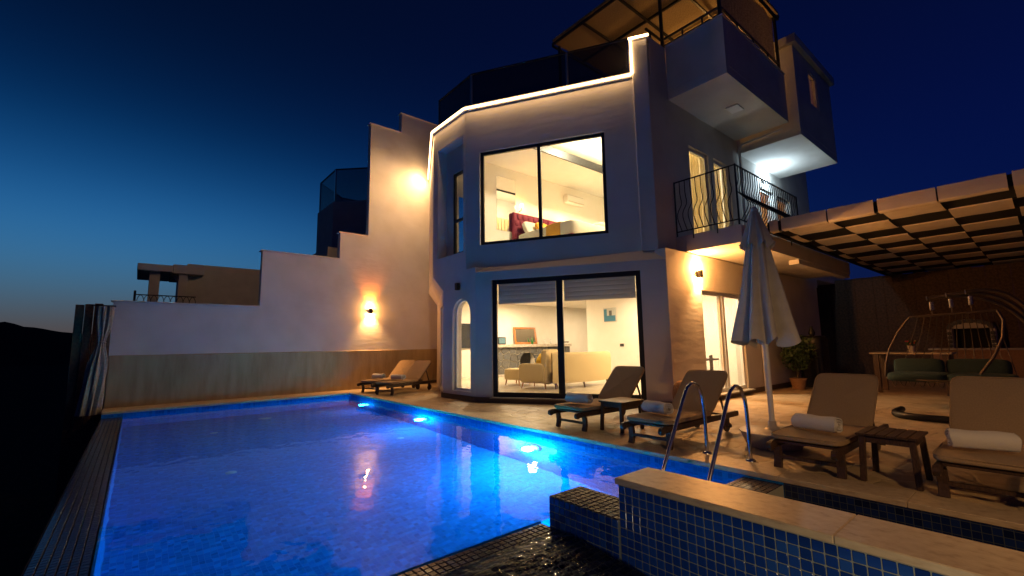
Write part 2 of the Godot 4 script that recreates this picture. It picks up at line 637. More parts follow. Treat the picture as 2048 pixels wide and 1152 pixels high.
	textured("green_cloth", noise_tex(56, 0.06, 3, [lin(0.006, 0.020, 0.020), lin(0.013, 0.034, 0.032)], 256), 0.9, Vector3.ONE * 2)
	textured("living_floor", noise_tex(57, 0.01, 4, [lin(0.52, 0.45, 0.33), lin(0.60, 0.53, 0.40)], 256), 0.25, Vector3.ONE * 0.4)
	for k in 4:
		textured("field_stone_%d" % k, noise_tex(60 + k, 0.05, 4, [lin(0.07, 0.07, 0.068) * 1.0, lin([0.17, 0.13, 0.20, 0.15][k], [0.17, 0.13, 0.185, 0.14][k], [0.165, 0.135, 0.16, 0.125][k])], 128), 0.8, Vector3.ONE * 1.4, fine, 0.5)
	mat("mortar", lin(0.55, 0.50, 0.42), 0.9)
	textured("marble", noise_tex(66, 0.03, 5, [lin(0.30, 0.22, 0.18), lin(0.52, 0.47, 0.40), lin(0.58, 0.53, 0.46)], 256), 0.3, Vector3.ONE * 1.5)
	mat("soot", lin(0.012, 0.010, 0.009), 0.9)
	mat("gold_wood", lin(0.42, 0.16, 0.03), 0.4)
	var mi := mat("mirror", lin(0.85, 0.85, 0.85), 0.02, 1.0)
	mi.metallic_specular = 0.5
	glass("pane", 0.04)
	mat("tv_black", lin(0.02, 0.022, 0.024), 0.12)
	var tg := mat("tinted_glass", Color(lin(0.012, 0.013, 0.016), 0.70), 0.3)
	tg.transparency = BaseMaterial3D.TRANSPARENCY_ALPHA
	var ng := mat("dusk_glass", Color(lin(0.02, 0.05, 0.10), 0.55), 0.3)
	ng.transparency = BaseMaterial3D.TRANSPARENCY_ALPHA
	mat("shutter", lin(0.52, 0.46, 0.37), 0.6)
	M.shutter.backlight_enabled = true
	M.shutter.backlight = Color(0.22, 0.22, 0.22)
	mat("bronze", lin(0.10, 0.07, 0.045), 0.4, 0.5)
	mat("inlet", lin(0.20, 0.36, 0.42), 0.5)
	textured("house_wall", noise_tex(70, 0.02, 4, [lin(0.38, 0.35, 0.31), lin(0.48, 0.45, 0.40)], 256), 0.9, Vector3.ONE * 0.3)
	textured("earth", noise_tex(71, 0.03, 5, [lin(0.045, 0.038, 0.028), lin(0.10, 0.085, 0.06)]), 1.0, Vector3.ONE * 0.2)
	M.earth.metallic_specular = 0.0
	mat("hill_soil", lin(0.06, 0.055, 0.04), 1.0)
	M.hill_soil.metallic_specular = 0.0
	mat("white_paint", lin(0.70, 0.68, 0.64), 0.55)
	textured("concrete", noise_tex(72, 0.05, 4, [lin(0.40, 0.34, 0.28), lin(0.55, 0.48, 0.40)], 256), 0.35, Vector3.ONE * 1.5)
	textured("leaf", noise_tex(73, 0.1, 3, [lin(0.022, 0.045, 0.010), lin(0.055, 0.095, 0.020)], 128), 0.6, Vector3.ONE * 3)
	mat("bark", lin(0.05, 0.03, 0.02), 0.9)
	textured("clay", noise_tex(74, 0.06, 3, [lin(0.26, 0.14, 0.07), lin(0.36, 0.20, 0.10)], 128), 0.8, Vector3.ONE * 2)
	textured("brick", noise_tex(75, 0.06, 3, [lin(0.22, 0.09, 0.05), lin(0.32, 0.14, 0.08)], 128), 0.85, Vector3.ONE * 3)
	mat("black_cover", lin(0.012, 0.011, 0.011), 0.5)
	mat("table_top", lin(0.38, 0.31, 0.22), 0.4)
	mat("flower_red", lin(0.5, 0.02, 0.02), 0.7)
	mat("flower_yellow", lin(0.5, 0.35, 0.03), 0.7)
	mat("yellow_cloth", lin(0.62, 0.40, 0.03), 0.9)
	mat("grey_dark", lin(0.03, 0.03, 0.03), 0.6)
	# glows
	emit("led_glow", Color(1.0, 0.80, 0.55), 11.0)
	emit("amber_glow", Color(1.0, 0.62, 0.25), 6.0)
	emit("pool_glow", Color(0.50, 0.85, 1.0), 6.0)
	emit("room_glow", Color(1.0, 0.86, 0.62), 6.0)
	emit("unseen_lamp_glow", Color(1.0, 0.92, 0.74), 3.0)  # for the two lamps out of view in the foreground
	emit("cold_glow", Color(0.82, 0.93, 1.0), 5.0)

func make_ground() -> void:
	var g := MB.new()
	g.quad(Vector3(-900, -3.2, 900), Vector3(900, -3.2, 900), Vector3(900, -3.2, -900), Vector3(-900, -3.2, -900))
	struct("ground", g, M.earth)
	# far hills, low silhouettes against the afterglow
	var h := MB.new()
	var prof := [[-220, 4], [-160, 9], [-110, 16], [-70, 13], [-52, 14], [-46, 15.5], [-40, 13.5], [-30, 11.2], [-20, 10], [-8, 9.5], [10, 9], [60, 8], [140, 7], [260, 3]]
	var nz := FastNoiseLite.new()
	nz.seed = 2
	nz.frequency = 0.06
	var f := func(u: float, w: float) -> Vector3:
		var x := lerpf(-220, 260, u)
		var k := 0
		while k < prof.size() - 2 and x > prof[k + 1][0]:
			k += 1
		var y: float = lerpf(prof[k][1], prof[k + 1][1], clampf((x - prof[k][0]) / (prof[k + 1][0] - prof[k][0]), 0, 1))
		y += nz.get_noise_2d(x * 2.0, 0) * 0.8
		var d := absf(w - 0.5) * 2.0
		return Vector3(x, lerpf(y, -3.2, d * d), -300.0 - (w - 0.5) * 120.0)
	h.surf(f, 160, 8)
	struct("hill", h, M.hill_soil)
	# deck
	var d := MB.new()
	d.box(Vector3(5.40, -0.20, -14.74), Vector3(23.0, 0, 7.0))
	d.box(Vector3(-0.50, -0.20, -14.74), Vector3(5.40, 0, -14.0))
	struct("deck", d, M.deck)
	# retaining body under deck and pool
	var b := MB.new()
	b.box(Vector3(5.42, -3.2, -14.7), Vector3(23.0, -0.21, 7.0))
	b.box(Vector3(-0.48, -3.2, -14.7), Vector3(5.42, -0.21, -14.02))
	struct("foundation", b, M.house_wall)
	# coping stones along the pool
	var c := Node3D.new()
	c.name = "coping"
	c.set_meta("kind", "structure")
	add_child(c)
	var z := 3.0
	var k := 0
	while z > -13.99:
		var l := minf(0.98 + 0.04 * sin(k * 2.3), z + 13.99)
		var s := MB.new()
		s.box(Vector3(5.02, -0.045, z - l + 0.003), Vector3(5.395, 0.004 + 0.001 * (k % 3), z), 0.004)
		obj("coping_stone", s, M.travertine, c)
		z -= l
		k += 1
	var x := -0.49
	while x < 5.0:
		var l := minf(0.99, 5.017 - x)
		var s := MB.new()
		s.box(Vector3(x, -0.045, -13.995), Vector3(x + l - 0.003, 0.004, -13.70), 0.004)
		obj("coping_stone", s, M.travertine, c)
		x += l

func make_pool() -> void:
	var p := MB.new()
	p.box(Vector3(-0.13, -1.75, -13.7), Vector3(5.02, -1.5, -2.26))
	p.box(Vector3(5.02, -1.75, -13.7), Vector3(5.39, -0.046, -1.87))
	p.box(Vector3(-0.49, -1.75, -13.995), Vector3(5.39, -0.046, -13.70))
	struct("pool_basin", p, M.pool_mosaic)
	# the rims the water spills over
	var e := MB.new()
	e.box(Vector3(-0.49, -3.2, -13.69), Vector3(-0.131, -0.135, -2.905))
	e.box(Vector3(-0.49, -3.2, -2.90), Vector3(2.70, -0.127, -2.56))
	e.quad(Vector3(-0.49, -0.127, -2.56), Vector3(-0.49, -0.236, -1.47), Vector3(2.70, -0.236, -1.47), Vector3(2.70, -0.127, -2.56))
	var rim := struct("spill_rim", e, M.grout_dark)
	# dark tiles of the rim, laid one by one near the camera
	var tile := MB.new()
	tile.box(Vector3(-0.0255, -0.008, -0.0255), Vector3(0.0255, 0, 0.0255), 0.004)
	var tm := tile.mesh()
	var spots := []
	var pitch := 0.0565
	for i in 56:
		for j in 24:
			spots.append(Vector3(2.665 - i * pitch, -0.120 - maxf(0.0, j - 5.0) * pitch * 0.10, -2.868 + j * pitch))
	for i in 190:
		for j in 6:
			spots.append(Vector3(-0.167 - j * pitch, -0.120, -2.868 - (i + 1) * pitch))
	lay_tiles(spots, tm, tile, Basis(), "tile_dark_", rim, 300)
	# bright pool lining on the inner face of the spill rims
	var li := MB.new()
	li.box(Vector3(-0.128, -1.5, -13.69), Vector3(-0.112, -0.116, -2.90))
	li.box(Vector3(-0.112, -1.5, -2.916), Vector3(2.70, -0.116, -2.902))
	struct("pool_lining", li, M.pool_mosaic)
	# water
	var w := MB.new()
	w.quad(Vector3(-0.129, WATER, -2.903), Vector3(5.019, WATER, -2.903), Vector3(5.019, WATER, -13.699), Vector3(-0.129, WATER, -13.699))
	w.quad(Vector3(3.10, WATER, -2.26), Vector3(5.019, WATER, -2.26), Vector3(5.019, WATER, -2.903), Vector3(3.10, WATER, -2.903))
	struct("pool_water", w, M.pool_water)
	# floor inlets and the drain
	for q in [[1.25, -8.3, 0.075, "left of the sconce reflection"], [4.2, -8.6, 0.075, "nearest to the house side lamps"], [1.4, -11.6, 0.07, "small one toward the far end on the left"], [2.6, -12.8, 0.14, "large drain near the far wall"]]:
		var f := MB.new()
		f.lathe([Vector2(0.0, 0.018), Vector2(q[2] * 0.75, 0.018), Vector2(q[2], 0.0)], 16)
		var o := obj("pool_floor_inlet", f, M.inlet)
		o.position = Vector3(q[0], -1.498, q[1])
		tag(o, "round fitting on the pool floor, " + q[3], "pool inlet", "round fittings on the pool floor")
	# underwater lamps in the house side wall
	var i := 0
	for z in [-12.25, -9.05, -5.5]:
		var t := thing("pool_lamp", ["glowing underwater lamp at the far corner of the pool, by the two far loungers", "glowing underwater lamp below the arched window side of the deck, middle of three", "brightest glowing underwater lamp, nearest to the loungers by the sliding door"][i], "pool light", Vector3(5.018, -0.68, z), 0, "underwater lamps in the pool wall")
		var rim_ := MB.new()
		var tx := Transform3D(Basis(Vector3.BACK, PI / 2), Vector3.ZERO)
		rim_.lathe([Vector2(0.14, 0.0), Vector2(0.14, 0.03), Vector2(0.105, 0.035), Vector2(0.10, 0.012)], 20, tx)
		obj("rim", rim_, M.steel, t)
		var lens := MB.new()
		lens.lathe([Vector2(0.10, 0.01), Vector2(0.09, 0.03), Vector2(0.05, 0.042), Vector2(0.0, 0.045)], 20, tx)
		obj("lens", lens, M.pool_glow, t)
		omni("pool_lamp_light", Vector3(-0.16, 0, 0), Color(0.10, 0.82, 1.0), [1.2, 5.0, 12.5][i], 0.1, t)
		i += 1

# lays copies of one tile at spots; the nearest `most` as parts, the rest joined
func lay_tiles(spots: Array, tm: Mesh, tile: MB, turn: Basis, mats: String, parent: Node3D, most: int) -> void:
	spots.sort_custom(func(a, b): return EYE.distance_squared_to(parent.position + a) < EYE.distance_squared_to(parent.position + b))
	var rest := [MB.new(), MB.new()]
	for k in spots.size():
		var tilt := Basis(Vector3.UP, rng.randf_range(-0.02, 0.02)) * Basis(Vector3.RIGHT, rng.randf_range(-0.012, 0.012)) * Basis(Vector3.BACK, rng.randf_range(-0.012, 0.012))
		var t := Transform3D(turn * tilt, spots[k])
		var c := rng.randi() % 4
		if k < most:
			var o := MeshInstance3D.new()
			o.name = "tile"
			o.mesh = tm
			o.set_surface_override_material(0, M[mats + str(c)])
			parent.add_child(o, true)
			o.transform = t
		else:
			var r: MB = rest[c % 2]
			var b := r.v.size()
			for q in tile.v:
				r.v.append(t * q)
			for q in tile.n:
				r.n.append(t.basis * q)
			for q in tile.ix:
				r.ix.append(b + q)
	for c in 2:
		if rest[c].v.size():
			var o := obj("tile_field", rest[c], M[mats + str(c)], parent)
			o.set_meta("kind", "stuff")

func make_garden_wall() -> void:
	var t := thing("garden_wall", "tall white stepped garden wall with beige base beyond the pool", "wall")
	var zw := -14.75
	var steps := [[-0.50, 2.57], [2.70, 4.24], [4.95, 5.14], [5.90, 9.26], [7.07, 10.03], [9.6, 10.03]]
	var poly := PackedVector2Array([Vector2(-0.50, -0.2)])
	for i in steps.size() - 1:
		poly.append(Vector2(steps[i][0], steps[i][1]))
		poly.append(Vector2(steps[i + 1][0], steps[i][1]))
	poly.append(Vector2(9.6, -0.2))
	var w := MB.new()
	w.prism(poly, Vector3(0, 0, zw), Vector3.RIGHT, Vector3.UP, Vector3(0, 0, -0.24))
	obj("wall", w, M.plaster, t)
	for i in steps.size() - 1:
		var c := MB.new()
		c.box(Vector3(steps[i][0] - 0.05, steps[i][1] + 0.002, zw - 0.28), Vector3(steps[i + 1][0] - 0.01, steps[i][1] + 0.035, zw + 0.025), 0.006)
		obj("cap", c, M.plaster, t)
	var d := MB.new()
	d.box(Vector3(-0.49, 0.001, zw + 0.003), Vector3(9.3, 1.25, zw + 0.045), 0.01)
	obj("base_band", d, M.dado, t)

func sconce(label: String, at: Vector3, out: Vector3, up_e: float, down_e: float, spill := 0.16, lit := true) -> void:
	var t := thing("wall_sconce", label, "wall lamp", at, 0)
	var side := out.cross(Vector3.UP).normalized()
	var b := Transform3D(Basis(side, Vector3.UP, -out), Vector3.ZERO)
	var m := MB.new()
	# open tube of square section, back plate
	m.box(Vector3(-0.05, -0.09, -0.115), Vector3(-0.042, 0.09, -0.015), 0.002, b)
	m.box(Vector3(0.042, -0.09, -0.115), Vector3(0.05, 0.09, -0.015), 0.002, b)
	m.box(Vector3(-0.042, -0.09, -0.115), Vector3(0.042, 0.09, -0.107), 0.002, b)
	m.box(Vector3(-0.042, -0.09, -0.023), Vector3(0.042, 0.09, -0.015), 0.002, b)
	m.box(Vector3(-0.03, -0.03, -0.015), Vector3(0.03, 0.03, 0.0), 0.002, b)
	obj("housing", m, M.black_metal, t)
	if not lit:
		return
	var c := out * 0.065
	for s in [1, -1]:
		var g := MB.new()
		g.box(c + Vector3(-0.03, 0.035 * s - 0.01, -0.03), c + Vector3(0.03, 0.035 * s + 0.01, 0.03), 0.004)
		obj("bulb", g, M.amber_glow, t)
		spot("sconce_beam", c + Vector3.UP * 0.08 * s, Vector3(0, s, 0) - out * 0.12, Color(1.0, 0.50, 0.14) if s > 0 else Color(1.0, 0.74, 0.46), up_e if s > 0 else down_e, 40.0 if s > 0 else 52.0, 1.0, 0.03, t)
		omni("sconce_spill", c + Vector3.UP * 0.11 * s, Color(1.0, 0.68, 0.36), (up_e if s > 0 else down_e) * spill, 0.03, t)

var villa: Node3D

func hdir(a: Vector3, b: Vector3) -> Vector3:
	var d := b - a
	d.y = 0
	return d.normalized()

func outn(d: Vector3) -> Vector3:
	return Vector3(d.z, 0, -d.x)

func slab(poly: Array, y0: float, y1: float) -> MB:
	var m := MB.new()
	var p := PackedVector2Array()
	for q in poly:
		p.append(Vector2(q.x, q.z))
	m.prism(p, Vector3(0, y1, 0), Vector3.RIGHT, Vector3.BACK, Vector3(0, y0 - y1, 0))
	return m

func make_villa() -> void:
	villa = thing("villa", "white two storey villa with faceted glazed front above the pool", "house")
	var df := hdir(C1, B1)
	var of := outn(df)
	var lf := C1.distance_to(B1)
	# upper storey
	var u := MB.new()
	u.wall(C1, df, lf, 3.30, 7.60, of, 0.26, [[1.07, 4.31, 3.90, 6.40]])
	u.wall(B1, Vector3.FORWARD, 1.68, 3.30, 7.60, Vector3.LEFT, 0.30, [[0.12, 1.44, 3.79, 7.0]])
	u.wall(Vector3(B1.x + 0.30, 0, B1.z), Vector3.FORWARD, 1.68, 3.30, 7.60, Vector3.LEFT, 0.12, [[0.50, 1.09, 3.86, 6.25]])
	var d3 := hdir(A1, E1)
	u.wall(A1, d3, A1.distance_to(E1), 3.30, 7.60, outn(d3), 0.24)
	u.wall(C1, Vector3.RIGHT, 10.58, 3.30, 7.60, Vector3.BACK, 0.24, [[1.68, 2.70, 3.86, 6.35], [2.98, 3.95, 3.86, 6.35], [5.98, 7.08, 3.86, 6.2], [7.36, 8.55, 3.86, 6.2]])
	u.box(Vector3(19.16, 3.3, -14.7), Vector3(19.40, 9.5, -5.70))
	obj("upper_wall", u, M.plaster, villa)
	var pw := MB.new()
	pw.box(Vector3(8.93, 7.602, -5.62), Vector3(9.66, 8.66, -5.452), 0.01)
	obj("parapet", pw, M.plaster, villa)
	var pw2 := MB.new()
	pw2.wall(Vector3(13.3, 0, -5.452), Vector3.RIGHT, 6.1, 7.602, 9.5, Vector3.BACK, 0.2)
	obj("attic_wall", pw2, M.plaster, villa)
	# corner fin that rises above the roof
	var pl := MB.new()
	var tb := Transform3D(Basis(df, Vector3.UP, df.cross(Vector3.UP)), C1)
	var zz := 0.07 if tb.basis.z.dot(of) > 0 else -0.07
	pl.box(Vector3(-0.015, 3.41, minf(zz, -zz * 2.6)), Vector3(0.35, 8.50, maxf(zz, -zz * 2.6)), 0.015, tb)
	obj("corner_fin", pl, M.plaster, villa)
	var pc := MB.new()
	pc.box(Vector3(-0.06, 8.502, minf(zz * 1.8, -zz * 3.2)), Vector3(0.40, 8.56, maxf(zz * 1.8, -zz * 3.2)), 0.01, tb)
	obj("fin_cap", pc, M.plaster, villa)
	# roof edge moulding that carries the light strip
	var rm := MB.new()
	for q in [[C1 + df * 0.36, B1, of], [B1, A1, Vector3.LEFT], [A1, E1, outn(d3)]]:
		var a: Vector3 = q[0]
		var b: Vector3 = q[1]
		var dd := hdir(a, b)
		rm.box(Vector3(0, 7.602, -0.05), Vector3(a.distance_to(b) + 0.02, 7.74, 0.20), 0.008, Transform3D(Basis(dd, Vector3.UP, dd.cross(Vector3.UP)), a))
	obj("roof_edge", rm, M.plaster, villa)
	# slabs
	obj("roof_slab", slab([C1 + Vector3(0.3, 0, -0.2), B1 + Vector3(0.28, 0, 0), A1 + Vector3(0.28, 0, 0), E1 + Vector3(0.3, 0, 0.02), Vector3(19.1, 0, -14.7), Vector3(19.1, 0, -5.72)], 7.30, 7.598), M.plaster_inside, villa)
	obj("floor_slab", slab([C1 + Vector3(0.3, 0, -0.2), B1 + Vector3(0.28, 0, 0), A1 + Vector3(0.28, 0, 0), E1 + Vector3(0.3, 0, 0.02), Vector3(19.1, 0, -14.7), Vector3(19.1, 0, -5.72)], 3.06, 3.72), M.plaster_inside, villa)
	# ground storey
	var g := MB.new()
	var d0 := hdir(C0, B0)
	g.wall(C0, d0, C0.distance_to(B0), 0.0, 3.16, outn(d0), 0.28, [[0.55, 4.08, 0.13, 2.95]])
	g.wall(B0, Vector3.FORWARD, 1.52, 0.0, 3.298, Vector3.LEFT, 0.28, [[0.22, 1.04, 0.22, 2.58]])
	var arc := PackedVector2Array([Vector2(0.22, 2.58), Vector2(0.22, 2.15)])
	for k in range(1, 16):
		var a := PI - PI * k / 16.0
		arc.append(Vector2(0.63 + 0.41 * cos(a), 2.15 + 0.41 * sin(a)))
	arc.append_array([Vector2(1.04, 2.15), Vector2(1.04, 2.58)])
	g.prism(arc, B0 + Vector3(0.0, 0, 0), Vector3.FORWARD, Vector3.UP, Vector3(0.28, 0, 0))
	var d4 := hdir(A0, E0)
	g.wall(A0, d4, A0.distance_to(E0), 0.0, 2.86, outn(d4), 0.24, [[0.35, 1.5, 0.2, 2.5]])
	g.wall(C0, Vector3.RIGHT, 9.7, 0.0, 3.40, Vector3.BACK, 0.26, [[1.45, 3.60, 0.13, 2.57]])
	g.box(Vector3(18.16, 0, -14.7), Vector3(18.40, 3.3, -5.47))
	obj("ground_wall", g, M.plaster, villa)
	# sloping ledge where the ground storey stands proud, and the cove under the overhang
	var l := MB.new()
	l.quad(B0 + Vector3.UP * 3.16, C0 + Vector3.UP * 3.16, C1 + Vector3.UP * 3.43, B1 + Vector3.UP * 3.26)
	l.quad(C0 + Vector3.UP * 3.16, Vector3(9.6, 3.16, -5.20), Vector3(9.6, 3.43, -5.448), C1 + Vector3.UP * 3.43)
	l.quad(A1 + Vector3.UP * 3.30, A0 + Vector3.UP * 2.86, E0 + Vector3.UP * 2.86, E1 + Vector3.UP * 3.30)
	l.tri(A1 + Vector3(0, 3.3, 0), A0 + Vector3(0, 3.3, 0), A0 + Vector3(0, 2.86, 0))
	obj("ledge", l, M.plaster, villa)
	obj("ground_slab", slab([C0 + Vector3(-0.02, 0, 0.03), B0 + Vector3(-0.04, 0, 0.02), A0 + Vector3(-0.04, 0, -0.02), E0 + Vector3(0.3, 0, 0.02), Vector3(18.1, 0, -14.7), Vector3(18.1, 0, -5.17)], 0.002, 0.125), M.plinth, villa)
	obj("inside_floor", slab([C0 + Vector3(0.2, 0, -0.3), B0 + Vector3(0.3, 0, 0), A0 + Vector3(0.3, 0, 0), E0 + Vector3(0.3, 0, 0.02), Vector3(18.0, 0, -14.7), Vector3(18.0, 0, -5.48)], 0.126, 0.135), M.living_floor, villa)
	# inside partitions
	var p := MB.new()
	p.box(Vector3(8.95, 0.136, -14.72), Vector3(18.1, 3.055, -14.5))
	p.box(Vector3(13.0, 0.136, -11.2), Vector3(13.15, 3.055, -5.47))
	obj("living_room_wall", p, M.plaster_inside, villa)
	var p2 := MB.new()
	p2.box(Vector3(6.72, 3.722, -10.0), Vector3(13.0, 7.298, -9.86))
	p2.box(Vector3(13.0, 3.722, -10.0), Vector3(13.15, 7.298, -5.70))
	p2.box(Vector3(13.15, 3.722, -9.0), Vector3(19.1, 7.298, -8.88))
	obj("bedroom_wall", p2, M.plaster_inside, villa)
	# projecting terrace parapet (open box) and the projecting room
	var b := MB.new()
	b.box(Vector3(9.65, 7.27, -5.448), Vector3(13.30, 7.48, -4.01), 0.004)
	b.box(Vector3(9.65, 7.482, -5.448), Vector3(9.80, 8.66, -4.01), 0.004)
	b.box(Vector3(9.802, 7.482, -4.16), Vector3(13.30, 8.66, -4.01), 0.004)
	obj("terrace_parapet", b, M.plaster, villa)
	var pcap := MB.new()
	pcap.box(Vector3(9.63, 8.662, -5.44), Vector3(9.82, 8.70, -3.99), 0.005)
	pcap.box(Vector3(9.822, 8.662, -4.18), Vector3(13.31, 8.70, -3.99), 0.005)
	obj("parapet_cap", pcap, M.plaster, villa)
	var r := MB.new()
	r.box(Vector3(13.40, 6.88, -5.448), Vector3(16.62, 7.10, -3.78), 0.004)
	r.wall(Vector3(13.40, 0, -3.78), Vector3.RIGHT, 3.22, 7.102, 9.5, Vector3.BACK, 0.18, [[1.18, 1.90, 8.15, 9.22]])
	r.box(Vector3(13.40, 7.102, -5.448), Vector3(13.58, 9.5, -3.962))
	r.box(Vector3(16.44, 7.102, -5.448), Vector3(16.62, 9.5, -3.962))
	obj("projecting_room", r, M.plaster, villa)
	var rc := MB.new()
	rc.box(Vector3(13.28, 9.502, -5.7), Vector3(16.74, 9.74, -3.66), 0.01)
	obj("room_cornice", rc, M.plaster, villa)
	# balcony floor
	var bf := MB.new()
	bf.box(Vector3(9.60, 3.42, -5.198), Vector3(17.40, 3.80, -3.95), 0.006)
	bf.box(Vector3(9.60, 3.435, -5.446), Vector3(17.40, 3.802, -5.20), 0.0)
	obj("balcony_floor", bf, M.plaster, villa)
	var sb := MB.new()
	sb.box(Vector3(12.9, 3.30, -4.20), Vector3(17.38, 3.418, -3.97), 0.004)
	obj("balcony_beam", sb, M.plaster, villa)
	# downpipe by the terrace door and the pipe under the upper balcony
	var dp := MB.new()
	dp.tube([Vector3(13.2, 0.0, -5.12), Vector3(13.2, 3.41, -5.12)], 0.045, 10)
	obj("downpipe", dp, M.white_paint, villa)
	var dq := MB.new()
	dq.tube([Vector3(13.36, 3.81, -5.38), Vector3(13.36, 6.95, -5.38), Vector3(13.34, 7.12, -5.3), Vector3(13.34, 7.18, -4.2)], 0.04, 8)
	obj("downpipe", dq, M.white_paint, villa)
	# small vent plate on the underside of the projecting terrace
	var sv := MB.new()
	sv.box(Vector3(11.15, 7.24, -4.75), Vector3(11.55, 7.268, -4.45), 0.006)
	obj("soffit_plate", sv, M.white_frame, villa)

# a window: frame bars, mullions and one pane per bay
func window(called: String, parent: Node3D, a: Vector3, dir: Vector3, out: Vector3, s0: float, s1: float, y0: float, y1: float, fw: float, inset: float, m: Material, mull := [], trans := [], mw := -1.0, pane := true) -> Node3D:
	var w := Node3D.new()
	w.name = called
	parent.add_child(w, true)
	var t := Transform3D(Basis(dir, Vector3.UP, out), Vector3(a.x, 0, a.z) - out * inset)
	if Basis(dir, Vector3.UP, out).determinant() < 0:
		t = Transform3D(Basis(-dir, Vector3.UP, out), Vector3(a.x, 0, a.z) - out * inset)
		var q := -s1
		s1 = -s0
		s0 = q
		mull = mull.map(func(x): return -x)
	var f := MB.new()
	var mm := fw if mw < 0 else mw
	f.box(Vector3(s0, y0, -0.035), Vector3(s0 + fw, y1, 0.035), 0.004, t)
	f.box(Vector3(s1 - fw, y0, -0.035), Vector3(s1, y1, 0.035), 0.004, t)
	f.box(Vector3(s0 + fw, y0, -0.034), Vector3(s1 - fw, y0 + fw, 0.034), 0.004, t)
	f.box(Vector3(s0 + fw, y1 - fw, -0.034), Vector3(s1 - fw, y1, 0.034), 0.004, t)
	for s in mull:
		f.box(Vector3(s - mm / 2, y0 + fw, -0.033), Vector3(s + mm / 2, y1 - fw, 0.033), 0.004, t)
	for y in trans:
		f.box(Vector3(s0 + fw, y - fw / 2, -0.032), Vector3(s1 - fw, y + fw / 2, 0.032), 0.004, t)
	obj("frame", f, m, w)
	if pane:
		var ss := [s0 + fw]
		var srt: Array = mull.duplicate()
		srt.sort()
		for s in srt:
			ss.append_array([s - mm / 2, s + mm / 2])
		ss.append(s1 - fw)
		for i in range(0, ss.size(), 2):
			var p := MB.new()
			p.quad(t * Vector3(ss[i], y0 + fw, 0), t * Vector3(ss[i + 1], y0 + fw, 0), t * Vector3(ss[i + 1], y1 - fw, 0), t * Vector3(ss[i], y1 - fw, 0))
			obj("pane", p, M.pane, w)
	return w

